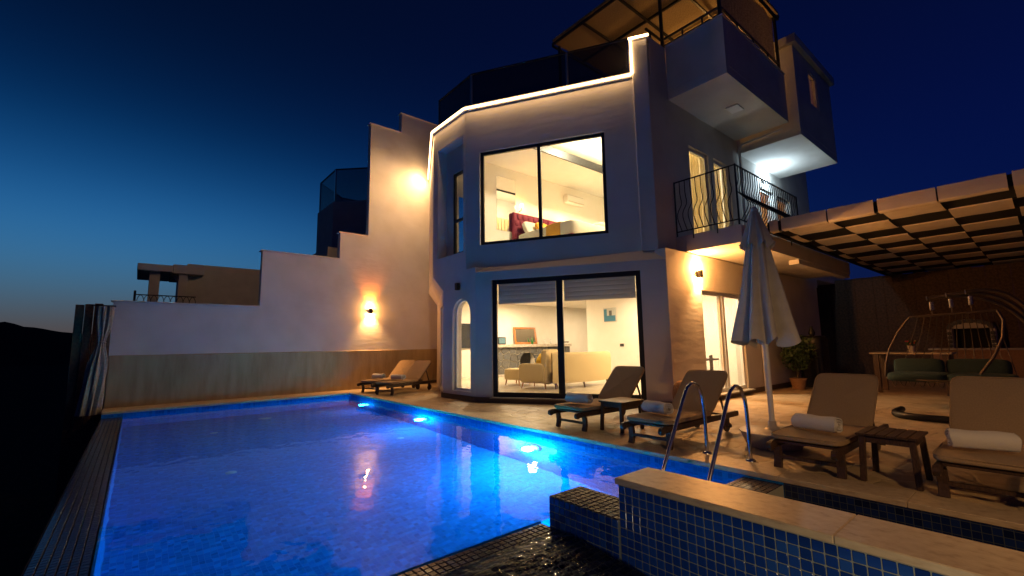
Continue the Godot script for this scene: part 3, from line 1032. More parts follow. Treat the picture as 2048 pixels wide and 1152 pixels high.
func make_villa_windows() -> void:
	var df := hdir(C1, B1)
	var of := outn(df)
	var d0 := hdir(C0, B0)
	var o0 := outn(d0)
	window("bedroom_window", villa, C1, df, of, 1.07, 4.31, 3.90, 6.40, 0.085, 0.09, M.black_frame, [2.72])
	window("narrow_window", villa, B1 + Vector3(0.30, 0, 0), Vector3.FORWARD, Vector3.LEFT, 0.50, 1.09, 3.86, 6.25, 0.07, 0.05, M.black_frame, [], [4.85])
	var sd := window("sliding_door", villa, C0, d0, o0, 0.55, 4.08, 0.13, 2.95, 0.11, 0.10, M.black_frame, [2.40], [], 0.15)
	var hd := MB.new()
	hd.bar(C0 + d0 * 2.33 + o0 * -0.03 + Vector3.UP * 1.30, C0 + d0 * 2.33 + o0 * -0.03 + Vector3.UP * 1.48, 0.025, 0.02, 0.004)
	hd.bar(C0 + d0 * 2.33 + o0 * -0.035 + Vector3.UP * 1.40, C0 + d0 * 2.20 + o0 * -0.035 + Vector3.UP * 1.40, 0.02, 0.02, 0.004)
	obj("handle", hd, M.black_metal, sd)
	# sill under the sliding door
	var sl := MB.new()
	sl.box(Vector3(0.5, 0.10, -0.02), Vector3(4.13, 0.128, 0.30), 0.005, Transform3D(Basis(-d0, Vector3.UP, o0), C0 + d0 * 4.63 - o0 * 0.24))
	obj("sill", sl, M.stone_edge, sd)
	# half lowered roller shutter slats behind the glass, one set per bay
	for bay in [[0.68, 2.30], [2.50, 3.95]]:
		var y := 2.84
		var k := 0
		while y > 2.40:
			var s := MB.new()
			s.surf(func(u: float, v: float) -> Vector3:
				var a := lerpf(-1.2, 1.2, v)
				return C0 + d0 * lerpf(bay[1], bay[0], u) + Vector3.UP * (y + 0.056 * sin(a) / sin(1.2)) + o0 * (-0.17 + 0.018 * cos(a)), 1, 8)
			obj("shutter_slat", s, M.shutter, sd)
			y -= 0.108
			k += 1
	# arched light
	var ar := Node3D.new()
	ar.name = "arched_window"
	villa.add_child(ar, true)
	var fr := MB.new()
	var path := [Vector3(0, 0.26, 0)]
	for k in 17:
		var a := PI - PI * k / 16.0
		path.append(Vector3(0.41 + 0.385 * cos(a), 2.15 + 0.385 * sin(a), 0))
	path.append(Vector3(0.795, 0.26, 0))
	path[0] = Vector3(0.025, 0.26, 0)
	var tt := Transform3D(Basis(Vector3.FORWARD, Vector3.UP, Vector3.RIGHT), B0 + Vector3(0.12, 0, -0.22))
	for k in path.size() - 1:
		fr.bar(tt * path[k], tt * path[k + 1], 0.05, 0.06, 0.0, Vector3.RIGHT)
	fr.bar(tt * Vector3(0, 0.25, 0), tt * Vector3(0.82, 0.25, 0), 0.06, 0.06)
	obj("frame", fr, M.white_frame, ar)
	var pn := MB.new()
	pn.quad(tt * Vector3(0.02, 0.26, 0), tt * Vector3(0.80, 0.26, 0), tt * Vector3(0.80, 2.3, 0), tt * Vector3(0.02, 2.3, 0))
	obj("pane", pn, M.pane, ar)
	# balcony doors, terrace door, others
	window("balcony_door", villa, C1, Vector3.RIGHT, Vector3.BACK, 1.68, 2.70, 3.86, 6.35, 0.09, 0.10, M.white_frame)
	window("balcony_door", villa, C1, Vector3.RIGHT, Vector3.BACK, 2.98, 3.95, 3.86, 6.35, 0.09, 0.10, M.white_frame)
	window("rear_balcony_door", villa, C1, Vector3.RIGHT, Vector3.BACK, 5.98, 7.08, 3.86, 6.2, 0.09, 0.10, M.white_frame)
	window("rear_balcony_door", villa, C1, Vector3.RIGHT, Vector3.BACK, 7.36, 8.55, 3.86, 6.2, 0.09, 0.10, M.white_frame)
	window("small_window", villa, Vector3(13.40, 0, -3.78), Vector3.RIGHT, Vector3.BACK, 1.18, 1.90, 8.15, 9.22, 0.07, 0.06, M.white_frame)
	var td := window("terrace_door", villa, C0, Vector3.RIGHT, Vector3.BACK, 1.45, 3.60, 0.13, 2.57, 0.10, 0.08, M.white_frame, [2.45, 2.62], [], 0.10)
	var tl := MB.new()
	tl.box(Vector3(C0.x + 1.40, 0.10, -5.30), Vector3(C0.x + 3.65, 0.135, -5.06), 0.005)
	obj("sill", tl, M.stone_edge, td)
	# door to the third face
	var d4 := hdir(A0, E0)
	window("side_window", villa, A0, d4, outn(d4), 0.35, 1.5, 0.2, 2.5, 0.08, 0.08, M.white_frame)

func make_living_room() -> void:
	# fireplace of field stones against the back wall
	var f := thing("fireplace", "grey field stone fireplace with marble mantel inside the living room", "fireplace", Vector3(10.6, 0.135, -14.5))
	var back := MB.new()
	back.wall(Vector3(0, 0, 0.30), Vector3.RIGHT, 4.6, 0.02, 1.12, Vector3.BACK, 0.28, [[1.62, 2.42, 0.02, 0.88]])
	obj("mortar_body", back, M.mortar, f)
	var inner := MB.new()
	inner.box(Vector3(1.60, 0.0, 0.0), Vector3(2.44, 0.9, 0.06))
	inner.box(Vector3(1.60, 0.0, 0.06), Vector3(2.44, 0.02, 0.30))
	obj("firebox", inner, M.soot, f)
	# irregular stones
	var rr := RandomNumberGenerator.new()
	rr.seed = 21
	var cells := []
	for i in 13:
		for j in 4:
			cells.append(Vector2((i + 0.5 + rr.randf_range(-0.28, 0.28)) * 0.36, (j + 0.5 + rr.randf_range(-0.28, 0.28)) * 0.285))
	for c in cells.size():
		var poly := PackedVector2Array([Vector2(0, 0.02), Vector2(4.6, 0.02), Vector2(4.6, 1.12), Vector2(0, 1.12)])
		for o in cells.size():
			if o == c:
				continue
			var mid: Vector2 = (cells[c] + cells[o]) / 2.0
			var nn: Vector2 = (cells[o] - cells[c]).normalized()
			mid -= nn * 0.016
			var tt := nn.orthogonal()
			var half := PackedVector2Array([mid + tt * 9, mid - tt * 9, mid - tt * 9 - nn * 9, mid + tt * 9 - nn * 9])
			var got := Geometry2D.intersect_polygons(poly, half)
			if got.is_empty():
				poly = PackedVector2Array()
				break
			poly = got[0]
		var arch := PackedVector2Array([Vector2(1.58, 0), Vector2(1.58, 0.48)])
		for k in range(1, 12):
			var a := PI - PI * k / 12.0
			arch.append(Vector2(2.02 + 0.44 * cos(a), 0.48 + 0.44 * sin(a)))
		arch.append_array([Vector2(2.46, 0.48), Vector2(2.46, 0)])
		if poly.size() < 3:
			continue
		for pc in Geometry2D.clip_polygons(poly, arch):
			if pc.size() < 3 or Geometry2D.triangulate_polygon(pc).is_empty():
				continue
			var s := MB.new()
			s.prism(pc, Vector3(0, 0, 0.30), Vector3.RIGHT, Vector3.UP, Vector3(0, 0, 0.02 + rr.randf() * 0.02))
			obj("stone", s, M["field_stone_%d" % (rr.randi() % 4)], f)
	var m := MB.new()
	m.box(Vector3(-0.05, 1.125, 0.0), Vector3(4.65, 1.24, 0.42), 0.01)
	obj("mantel", m, M.marble, f)
	var h := MB.new()
	h.box(Vector3(-0.05, 0.0, 0.33), Vector3(4.65, 0.06, 0.55), 0.008)
	obj("hearth", h, M.marble, f)
	# on the mantel
	var mm := thing("mantel_mirror", "orange wooden framed mirror standing on the stone mantel", "mirror", Vector3(12.7, 1.378, -14.33))
	mm.rotation.x = -0.17
	var fr := MB.new()
	fr.box(Vector3(-0.62, 0, 0), Vector3(-0.54, 0.72, 0.04), 0.006)
	fr.box(Vector3(0.54, 0, 0), Vector3(0.62, 0.72, 0.04), 0.006)
	fr.box(Vector3(-0.54, 0, 0), Vector3(0.54, 0.08, 0.04), 0.006)
	fr.box(Vector3(-0.54, 0.64, 0), Vector3(0.54, 0.72, 0.04), 0.006)
	obj("frame", fr, M.gold_wood, mm)
	var gl := MB.new()
	gl.box(Vector3(-0.54, 0.08, 0.004), Vector3(0.54, 0.64, 0.02))
	obj("mirror_glass", gl, M.mirror, mm)
	var ph := thing("photo_frame", "small dark framed photo at the end of the stone mantel", "picture", Vector3(11.35, 1.376, -14.30))
	var pf := MB.new()
	pf.box(Vector3(-0.2, 0, 0), Vector3(0.2, 0.30, 0.03), 0.005)
	obj("frame", pf, M.black_frame, ph)
	var pp := MB.new()
	pp.box(Vector3(-0.16, 0.04, 0.031), Vector3(0.16, 0.26, 0.034))
	obj("print", pp, mat("print_sea", lin(0.10, 0.20, 0.26), 0.5), ph)
	var bo := MB.new()
	bo.lathe([Vector2(0.045, 0), Vector2(0.05, 0.02), Vector2(0.05, 0.16), Vector2(0.02, 0.22), Vector2(0.018, 0.30), Vector2(0, 0.30)], 12)
	var b1 := obj("bottle", bo, mat("green_bottle", lin(0.03, 0.16, 0.03), 0.15))
	b1.position = Vector3(12.95, 1.376, -14.22)
	tag(b1, "small green bottle in front of the mantel mirror", "bottle")
	for q in [[13.75, "pale glass vase right of the mantel mirror"], [14.1, "second pale vase at the right end of the mantel"]]:
		var vs := MB.new()
		vs.lathe([Vector2(0.05, 0), Vector2(0.07, 0.05), Vector2(0.03, 0.15), Vector2(0.05, 0.22), Vector2(0.0, 0.21)], 12)
		var vo := obj("vase", vs, M.white_paint)
		vo.position = Vector3(q[0], 1.376, -14.25)
		tag(vo, q[1], "vase")
	# television seen through the arched window
	var tv := thing("television", "switched off dark television on the wall behind the arched window", "television", Vector3(9.95, 1.26, -14.5))
	var ts := MB.new()
	ts.box(Vector3(-0.75, 0, 0.03), Vector3(0.75, 0.94, 0.075), 0.006)
	obj("screen", ts, M.tv_black, tv)
	var tk := MB.new()
	tk.box(Vector3(-0.2, 0.3, 0.0), Vector3(0.2, 0.6, 0.03))
	obj("bracket", tk, M.black_metal, tv)
	# wall picture and switch on the partition
	var pic := thing("wall_picture", "small blue and white picture on the living room partition", "picture", Vector3(12.998, 2.12, -10.1))
	var pcf := MB.new()
	pcf.box(Vector3(-0.03, 0, -0.27), Vector3(0, 0.50, 0.27), 0.004)
	obj("canvas", pcf, mat("canvas_paint", lin(0.50, 0.52, 0.50), 0.7), pic)
	var pb := MB.new()
	pb.box(Vector3(-0.034, 0.02, -0.25), Vector3(-0.031, 0.22, 0.25))
	pb.box(Vector3(-0.034, 0.22, -0.25), Vector3(-0.031, 0.46, -0.12))
	obj("painted_sea", pb, mat("sea_paint", lin(0.05, 0.20, 0.32), 0.7), pic)
	var pd := MB.new()
	pd.box(Vector3(-0.034, 0.22, -0.02), Vector3(-0.0312, 0.40, 0.10))
	obj("painted_house", pd, mat("house_paint", lin(0.10, 0.11, 0.12), 0.7), pic)
	var sw := MB.new()
	sw.box(Vector3(12.975, 1.24, -9.72), Vector3(12.998, 1.34, -9.56), 0.004)
	tag(obj("light_switch", sw, M.grey_dark), "dark double light switch on the living room partition", "switch")
	# sofa with its back to the door, curved, and a tufted armchair with a footstool
	var so := thing("sofa", "cream curved sofa standing with its back to the sliding door", "sofa", Vector3(10.05, 0.135, -8.75), 0.0)
	var sd := MB.new()
	sd.surf(func(u: float, v: float) -> Vector3:
		var a := lerpf(-0.62, 0.50, u)
		var c := Vector3(sin(a) * 2.25, 0, cos(a) * 1.4 - 1.2)
		var o := Vector3(sin(a), 0, cos(a))
		var ring := [Vector2(0.0, 0.16), Vector2(0.02, 0.34), Vector2(0.03, 0.74), Vector2(0.01, 0.94), Vector2(-0.06, 0.99), Vector2(-0.16, 0.97), Vector2(-0.20, 0.82), Vector2(-0.21, 0.46), Vector2(-0.8, 0.44), Vector2(-0.84, 0.38), Vector2(-0.84, 0.16), Vector2(0.0, 0.16)]
		var ff := v * 11.0
		var i := mini(int(ff), 10)
		var p: Vector2 = ring[i].lerp(ring[i + 1], ff - i)
		return c + o * p.x + Vector3.UP * p.y, 18, 22)
	obj("body", sd, M.sofa_cloth, so)
	for a in [-0.60, -0.12, 0.48]:
		var lg := MB.new()
		lg.tube([Vector3(sin(a) * 2.05, 0.15, cos(a) * 1.32 - 1.2), Vector3(sin(a) * 2.08, 0.0, cos(a) * 1.36 - 1.2)], 0.028, 8, false, 0.016)
		obj("leg", lg, M.dark_wood, so)
	var ac := thing("armchair", "cream tufted armchair seen from behind beside the stone fireplace", "armchair", Vector3(8.95, 0.135, -9.55), 0.35)
	var ab := MB.new()
	ab.pillow(Vector3(0, 0.60, 0.36), Vector3(0.46, 0.48, 0.10), 0.3)
	obj("backrest", ab, M.sofa_cloth, ac)
	var as_ := MB.new()
	as_.pillow(Vector3(0, 0.30, -0.02), Vector3(0.42, 0.16, 0.42), 0.25)
	obj("seat", as_, M.sofa_cloth, ac)
	for s in [-1, 1]:
		var am := MB.new()
		am.pillow(Vector3(0.42 * s, 0.44, -0.02), Vector3(0.09, 0.26, 0.40), 0.35)
		obj("armrest", am, M.sofa_cloth, ac)
		for r in [-1, 1]:
			var l := MB.new()
			l.tube([Vector3(0.36 * s, 0.17, 0.34 * r), Vector3(0.39 * s, 0.0, 0.38 * r)], 0.026, 8, false, 0.015)
			obj("leg", l, M.gold_wood, ac)
	for i in 6:
		for j in 4:
			var bt := MB.new()
			bt.lathe([Vector2(0.018, 0), Vector2(0.012, 0.008), Vector2(0, 0.01)], 8, Transform3D(Basis(Vector3.RIGHT, PI / 2), Vector3(-0.32 + i * 0.128 + (0.06 if j % 2 else 0.0) - 0.03, 0.32 + j * 0.14, 0.452)))
			obj("button", bt, M.gold_wood, ac)
	var fs := thing("footstool", "cream upholstered footstool left of the tufted armchair", "stool", Vector3(9.15, 0.135, -10.75), 0.3)
	var fb := MB.new()
	fb.pillow(Vector3(0, 0.33, 0), Vector3(0.36, 0.17, 0.30), 0.25)
	obj("seat", fb, M.sofa_cloth, fs)
	for s in [-1, 1]:
		for r in [-1, 1]:
			var l := MB.new()
			l.tube([Vector3(0.28 * s, 0.18, 0.22 * r), Vector3(0.31 * s, 0.0, 0.25 * r)], 0.025, 8, false, 0.014)
			obj("leg", l, M.gold_wood, fs)
	var cu := MB.new()
	cu.pillow(Vector3.ZERO, Vector3(0.26, 0.24, 0.08), 0.45)
	var c1 := obj("cushion", cu, M.yellow_cloth)
	c1.transform = Transform3D(Basis(Vector3.UP, 0.5) * Basis(Vector3.BACK, 0.5), Vector3(9.18, 0.80, -9.72))
	tag(c1, "yellow cushion leaning in the tufted armchair", "cushion")
	var cu2 := MB.new()
	cu2.pillow(Vector3.ZERO, Vector3(0.22, 0.20, 0.07), 0.45)
	var c2 := obj("cushion", cu2, M.white_cloth)
	c2.transform = Transform3D(Basis(Vector3.UP, 0.6) * Basis(Vector3.BACK, 0.3), Vector3(9.40, 0.74, -9.55))
	tag(c2, "pale cushion beside the yellow one in the armchair", "cushion")
	# dining table and chairs behind the terrace door
	var dt := thing("dining_table", "dark pedestal dining table behind the terrace door", "table", Vector3(11.75, 0.135, -6.35))
	var tp := MB.new()
	tp.box(Vector3(-0.55, 0.72, -0.42), Vector3(0.55, 0.77, 0.42), 0.012)
	obj("table_top", tp, M.dark_wood, dt)
	var pe := MB.new()
	pe.lathe([Vector2(0.28, 0), Vector2(0.26, 0.03), Vector2(0.06, 0.08), Vector2(0.05, 0.6), Vector2(0.16, 0.72)], 14)
	obj("pedestal", pe, M.dark_wood, dt)
	var ch := thing("dining_chair", "white slatted dining chair on the door side of the dining table", "chair", Vector3(11.25, 0.135, -5.85), 0.3, "dining chairs")
	var cs := MB.new()
	cs.box(Vector3(-0.21, 0.43, -0.21), Vector3(0.21, 0.47, 0.21), 0.01)
	obj("seat", cs, M.white_frame, ch)
	for s in [-1, 1]:
		for r in [-1, 1]:
			var l := MB.new()
			l.box(Vector3(0.19 * s - 0.02, 0, 0.19 * r - 0.02), Vector3(0.19 * s + 0.02, 0.43, 0.19 * r + 0.02), 0.004)
			obj("leg", l, M.dark_wood, ch)
	for k in 5:
		var l := MB.new()
		l.box(Vector3(-0.20 + k * 0.088, 0.47, 0.19), Vector3(-0.165 + k * 0.088, 0.88, 0.21), 0.004)
		obj("back_slat", l, M.dark_wood, ch)
	dup(ch, "white slatted dining chair on the far side of the dining table", Vector3(12.35, 0.135, -6.85), 2.6)
	# ceiling lamps; only the first is in view, the others light the room unseen
	var i := 0
	for q in [[Vector3(11.9, 3.055, -8.4), 8.5], [Vector3(8.75, 3.055, -7.1), 3.2], [Vector3(11.6, 3.055, -12.9), 15.0], [Vector3(9.3, 3.055, -12.6), 12.0], [Vector3(11.4, 3.055, -6.3), 15.0], [Vector3(15.6, 3.055, -12.4), 12.0]]:
		var t := thing("ceiling_lamp", ["round lit ceiling lamp seen through the right bay of the sliding door", "unseen ceiling lamp just inside the sliding door, placed to light the deck", "unseen ceiling lamp placed to light the fireplace wall", "unseen ceiling lamp placed to light the television wall", "unseen ceiling lamp placed to light the dining table", "unseen ceiling lamp placed to light the space past the living room partition"][i], "lamp", q[0], 0, "living room ceiling lamps")
		var hs := MB.new()
		hs.lathe([Vector2(0.17, 0.0), Vector2(0.17, -0.05), Vector2(0.15, -0.055)], 18)
		obj("rim", hs, M.white_frame, t)
		var gw := MB.new()
		gw.lathe([Vector2(0.0, -0.062), Vector2(0.15, -0.05)], 18)
		obj("diffuser", gw, M.room_glow, t)
		area("lamp_light", Vector3(0, -0.09, 0), Vector3.DOWN, 0.26, 0.26, Color(1.0, 0.88, 0.70), q[1], t)
		i += 1

func make_bedroom() -> void:
	var bd := thing("bed", "double bed with tufted maroon headboard in the upstairs bedroom", "bed", Vector3(9.2, 3.722, -8.5))
	var hb := MB.new()
	hb.box(Vector3(-0.98, 0.0, -1.34), Vector3(1.0, 1.50, -1.22), 0.03)
	var hbo := obj("headboard", hb, M.maroon_cloth, bd)
	for i in 9:
		for j in 4:
			var bt := MB.new()
			bt.pillow(Vector3(-0.85 + i * 0.21 + (0.1 if j % 2 else 0.0), 0.80 + j * 0.19, -1.22), Vector3(0.10, 0.09, 0.035), 0.8, Transform3D(), 8, 4)
			obj("tuft", bt, M.maroon_cloth, hbo)
	var fr := MB.new()
	fr.box(Vector3(-0.95, 0.05, -1.22), Vector3(0.97, 0.42, 1.02), 0.02)
	obj("frame", fr, M.maroon_cloth, bd)
	var mt := MB.new()
	mt.pillow(Vector3(0.01, 0.60, -0.08), Vector3(0.97, 0.20, 1.12), 0.2, Transform3D(), 32, 10)
	obj("duvet", mt, M.white_cloth, bd)
	var rn := MB.new()
	rn.pillow(Vector3(0.01, 0.605, 0.35), Vector3(0.985, 0.212, 0.30), 0.16, Transform3D(), 32, 10)
	obj("runner", rn, M.orange_cloth, bd)
	for q in [[-0.5, -0.95, "white"], [0.45, -0.95, "white"], [-0.30, -0.72, "orange"], [0.38, -0.70, "orange"]]:
		var p := MB.new()
		p.pillow(Vector3.ZERO, Vector3(0.32, 0.24, 0.09) if q[2] == "white" else Vector3(0.24, 0.20, 0.08), 0.5)
		var o := obj("bed_pillow", p, M[q[2] + "_cloth"])
		o.transform = Transform3D(Basis(Vector3.RIGHT, -0.5), Vector3(9.2 + q[0], 3.722 + 0.98, -8.5 + q[1]))
		tag(o, "%s pillow on the %s side of the upstairs bed" % [q[2], "left" if q[0] < 0 else "right"], "pillow")
	# folded white throw at the foot
	var th := MB.new()
	th.pillow(Vector3(0.55, 0.84, 0.78), Vector3(0.34, 0.07, 0.22), 0.4)
	obj("folded_throw", th, M.white_cloth, bd)
	# bedside lamps on the wall
	var i := 0
	for x in [8.55, 10.35]:
		var t := thing("bedside_lamp", ["glowing bedside wall lamp left above the maroon headboard", "glowing bedside wall lamp right of the bed"][i], "lamp", Vector3(x, 5.42 if i == 0 else 5.15, -9.85), 0, "bedside lamps")
		var a := MB.new()
		a.tube([Vector3(0, -0.1, 0.0), Vector3(0, -0.1, 0.09), Vector3(0, -0.02, 0.12)], 0.012, 8)
		obj("arm", a, M.black_metal, t)
		var g := MB.new()
		g.lathe([Vector2(0.0, -0.02), Vector2(0.05, 0.0), Vector2(0.065, 0.05), Vector2(0.05, 0.10), Vector2(0, 0.12)], 14, Transform3D(Basis(), Vector3(0, 0, 0.12)))
		obj("globe", g, M.room_glow, t)
		omni("bedside_light", Vector3(0, 0.05, 0.12), Color(1.0, 0.76, 0.42), 0.35, 0.05, t)
		i += 1
	# dropped ceiling with light cove
	obj("dropped_ceiling", slab([Vector3(7.62, 0, -8.30), Vector3(6.72, 0, -9.80), Vector3(6.72, 0, -9.858), Vector3(12.99, 0, -9.858), Vector3(12.99, 0, -8.30)], 6.55, 6.70), M.plaster_inside, villa)
	var de := MB.new()
	de.box(Vector3(7.62, 6.50, -8.298), Vector3(12.99, 6.73, -8.25), 0.004)
	obj("cove_lip", de, M.black_frame, villa)
	var cl := thing("cove_light", "warm light strip lying in the bedroom ceiling cove", "light strip", Vector3(9.85, 6.71, -8.42))
	var cg := MB.new()
	cg.box(Vector3(-2.1, 0, -0.02), Vector3(3.1, 0.02, 0.02), 0.004)
	obj("strip", cg, M.room_glow, cl)
	area("cove_lamp", Vector3(0.5, 0.05, 0), Vector3(0, 0.6, 0.4), 5.0, 0.05, Color(1.0, 0.93, 0.75), 18.0, cl, Vector3.BACK)
	var fl := thing("unseen_bedroom_lamp", "unseen ceiling lamp placed to light the upstairs bedroom", "lamp", Vector3(9.6, 7.298, -7.0))  # out of view, placed to light the bedroom
	var fg := MB.new()
	fg.lathe([Vector2(0.0, -0.07), Vector2(0.16, -0.05), Vector2(0.17, 0.0)], 18)
	obj("diffuser", fg, M.room_glow, fl)
	area("lamp_light", Vector3(0, -0.1, 0), Vector3.DOWN, 0.3, 0.3, Color(1.0, 0.93, 0.75), 36.0, fl)
	# mirror on the back wall
	var mr := thing("wall_mirror", "tall frameless mirror on the bedroom wall left of the bed", "mirror", Vector3(8.05, 4.64, -9.858))
	var mb_ := MB.new()
	mb_.box(Vector3(-0.36, 0, 0), Vector3(0.36, 1.6, 0.015))
	obj("mirror_glass", mb_, M.mirror, mr)
	# air conditioner
	var ac := thing("air_conditioner", "white air conditioner high on the bedroom wall", "air conditioner", Vector3(10.9, 5.95, -9.858))
	var ab := MB.new()
	ab.box(Vector3(-0.42, 0, 0), Vector3(0.42, 0.28, 0.20), 0.03)
	obj("case", ab, M.white_frame, ac)
	var av := MB.new()
	av.box(Vector3(-0.38, 0.02, 0.202), Vector3(0.38, 0.06, 0.208))
	obj("vent", av, M.shutter, ac)
	# curtains
	curtain("curtain", "long cream curtain behind the left balcony door", Vector3(10.42, 3.74, -5.80), Vector3(11.62, 3.74, -5.80), 2.75, M.curtain_cloth, 0)
	curtain("curtain", "long cream curtain behind the right balcony door", Vector3(11.72, 3.74, -5.80), Vector3(12.90, 3.74, -5.80), 2.75, M.curtain_cloth, 3)
	curtain("curtain", "orange curtain gathered beside the bedroom window, seen in the mirror", Vector3(9.15, 3.74, -5.86), Vector3(9.65, 3.74, -5.86), 2.75, M.orange_cloth, 5)

func curtain(called: String, label: String, a: Vector3, b: Vector3, h: float, m: Material, ph: float) -> void:
	var c := MB.new()
	var d := hdir(a, b)
	var s := d.cross(Vector3.UP)
	var l := a.distance_to(b)
	c.surf(func(u: float, v: float) -> Vector3:
		return a + d * (l * u) + Vector3.UP * (h * v) + s * (0.035 * sin(u * l * 38.0 + ph + 0.4 * sin(v * 3.0)) + 0.012 * sin(u * l * 71.0 + ph * 2.0)), int(l * 60), 4)
	tag(obj(called, c, m), label, "curtain")

func make_side_rooms() -> void:
	curtain("curtain", "cream curtain behind the left of the two rear balcony doors", Vector3(14.72, 3.74, -5.82), Vector3(15.95, 3.74, -5.82), 2.6, M.amber_curtain, 1)
	curtain("curtain", "cream curtain behind the right of the two rear balcony doors", Vector3(16.10, 3.74, -5.82), Vector3(17.45, 3.74, -5.82), 2.6, M.curtain_cloth, 2)
	curtain("curtain", "dim yellow curtain behind the small window of the projecting room", Vector3(14.52, 7.9, -4.02), Vector3(15.36, 7.9, -4.02), 1.5, M.curtain_cloth, 4)
	var i := 0
	for q in [[Vector3(16.0, 7.298, -7.2), 7.0], [Vector3(14.9, 9.49, -4.7), 1.0], [Vector3(7.9, 7.298, -12.0), 3.5]]:  # lamps out of view, placed to light these windows from inside
		var t := thing("unseen_room_lamp", ["unseen ceiling lamp placed to light the rear balcony doors from inside", "unseen dim lamp placed to light the small window of the projecting room", "unseen ceiling lamp placed to light the narrow side window from inside"][i], "lamp", q[0], 0, "unseen lamps in the side rooms")
		var g := MB.new()
		g.lathe([Vector2(0.0, -0.06), Vector2(0.12, -0.045), Vector2(0.13, 0.0)], 16)
		obj("diffuser", g, M.room_glow, t)
		area("lamp_light", Vector3(0, -0.09, 0), Vector3.DOWN, 0.22, 0.22, Color(1.0, 0.72, 0.36) if i < 2 else Color(1, 0.86, 0.62), q[1], t)
		i += 1

func make_roof_terrace() -> void:
	var df := hdir(C1, B1)
	var of := outn(df)
	var t := thing("glass_balustrade", "dark tinted glass balustrade with black rail along the villa roof", "balustrade")
	var a := C1 + df * 0.42 - of * 0.12
	var b := B1 + Vector3(0.16, 0, 0.06)
	var c := A1 + Vector3(0.16, 0, 0.02)
	var segs := [[a, a.lerp(b, 0.36)], [a.lerp(b, 0.37), b], [b, c]]
	for s in segs:
		var p := MB.new()
		p.bar(s[0] + Vector3.UP * 8.22, s[1] + Vector3.UP * 8.22, 0.012, 0.92)
		obj("pane", p, M.tinted_glass, t)
		var r := MB.new()
		r.bar(s[0] + Vector3.UP * 8.71, s[1] + Vector3.UP * 8.71, 0.05, 0.04, 0.006)
		obj("rail", r, M.black_metal, t)
	for q in [a, a.lerp(b, 0.365), b, c]:
		var p := MB.new()
		p.box(q + Vector3(-0.025, 7.742, -0.025), q + Vector3(0.025, 8.69, 0.025), 0.004)
		obj("post", p, M.steel, t)
	# canopy
	var k := thing("roof_canopy", "cane covered canopy on black steel posts above the roof terrace", "canopy")
	var cv := MB.new()
	cv.surf(func(u: float, v: float) -> Vector3:
		return Vector3(lerpf(9.15, 13.35, u), 10.52 + 0.02 * sin(u * 30.0) * sin(v * 4.0), lerpf(-4.02, -8.85, v)), 40, 12)
	obj("cane_cover", cv, M.cane, k)
	var ct := MB.new()
	ct.box(Vector3(9.15, 10.56, -8.85), Vector3(13.35, 10.60, -4.02))
	obj("cover_top", ct, M.cane, k)
	for x in [9.17, 10.55, 11.95, 13.33]:
		var m := MB.new()
		m.box(Vector3(x - 0.03, 10.42, -8.87), Vector3(x + 0.03, 10.49, -4.0), 0.005)
		obj("beam", m, M.black_metal, k)
	for z in [-8.84, -7.6, -6.4, -5.2, -4.05]:
		var m := MB.new()
		m.box(Vector3(9.14, 10.36, z - 0.03), Vector3(13.36, 10.418, z + 0.03), 0.005)
		obj("rafter", m, M.black_metal, k)
	for q in [[9.74, -5.56, 8.70], [9.73, -4.09, 8.702], [13.2, -4.09, 8.702], [9.3, -8.7, 7.60], [13.2, -8.7, 7.60]]:
		var m := MB.new()
		m.box(Vector3(q[0] - 0.035, q[2], q[1] - 0.035), Vector3(q[0] + 0.035, 10.36, q[1] + 0.035), 0.006)
		obj("post", m, M.black_metal, k)
	var r2 := thing("terrace_rail", "low black steel rail on the projecting terrace parapet", "railing")
	for s in [[Vector3(9.72, 8.95, -5.50), Vector3(9.72, 8.95, -4.13)], [Vector3(9.77, 8.95, -4.08), Vector3(13.15, 8.95, -4.08)], [Vector3(9.70, 8.94, -5.56), Vector3(9.0, 8.94, -5.56)]]:
		var m := MB.new()
		m.bar(s[0], s[1], 0.05, 0.05, 0.006)
		obj("rail", m, M.black_metal, r2)
	for q in [[9.72, -5.0], [9.72, -4.5], [10.6, -4.08], [11.5, -4.08], [12.4, -4.08], [9.2, -5.56]]:
		var m := MB.new()
		m.box(Vector3(q[0] - 0.018, 8.662 if q[1] == -5.56 else 8.702, q[1] - 0.018), Vector3(q[0] + 0.018, 8.925, q[1] + 0.018), 0.003)
		obj("baluster", m, M.black_metal, r2)
	var bl := MB.new()
	bl.surf(func(u: float, v: float) -> Vector3:
		return Vector3(lerpf(9.80, 13.14, u), lerpf(8.99, 10.34, v), -4.125 + 0.012 * sin(u * 160.0) + 0.02 * sin(u * 23.0 + v * 2.0)), 160, 6)
	tag(obj("cane_blind", bl, M.cane), "wide cane blind hanging on the right side of the roof terrace", "blind")
	var tl := thing("unseen_terrace_lamp", "unseen lamp on the roof terrace, placed to light the canopy from below", "lamp", Vector3(12.9, 9.5, -5.9))  # above the view, placed to light the canopy underside and the cane blind
	var g := MB.new()
	g.lathe([Vector2(0.0, -0.07), Vector2(0.06, -0.05), Vector2(0.07, 0.0), Vector2(0.05, 0.05), Vector2(0, 0.06)], 14)
	obj("globe", g, M.amber_glow, tl)
	var br := MB.new()
	br.bar(Vector3(0.05, 0, 0), Vector3(0.41, 0, 0), 0.03, 0.03)
	obj("arm", br, M.black_metal, tl)
	omni("unseen_terrace_light", Vector3(0, 0, 0), Color(1.0, 0.72, 0.38), 1.7, 0.05, tl)
	var tp := MB.new()
	tp.wall(Vector3(13.31, 0, -8.8), Vector3.BACK, 3.2, 7.602, 9.5, Vector3.LEFT, 0.15)
	obj("penthouse_wall", tp, M.plaster, villa)

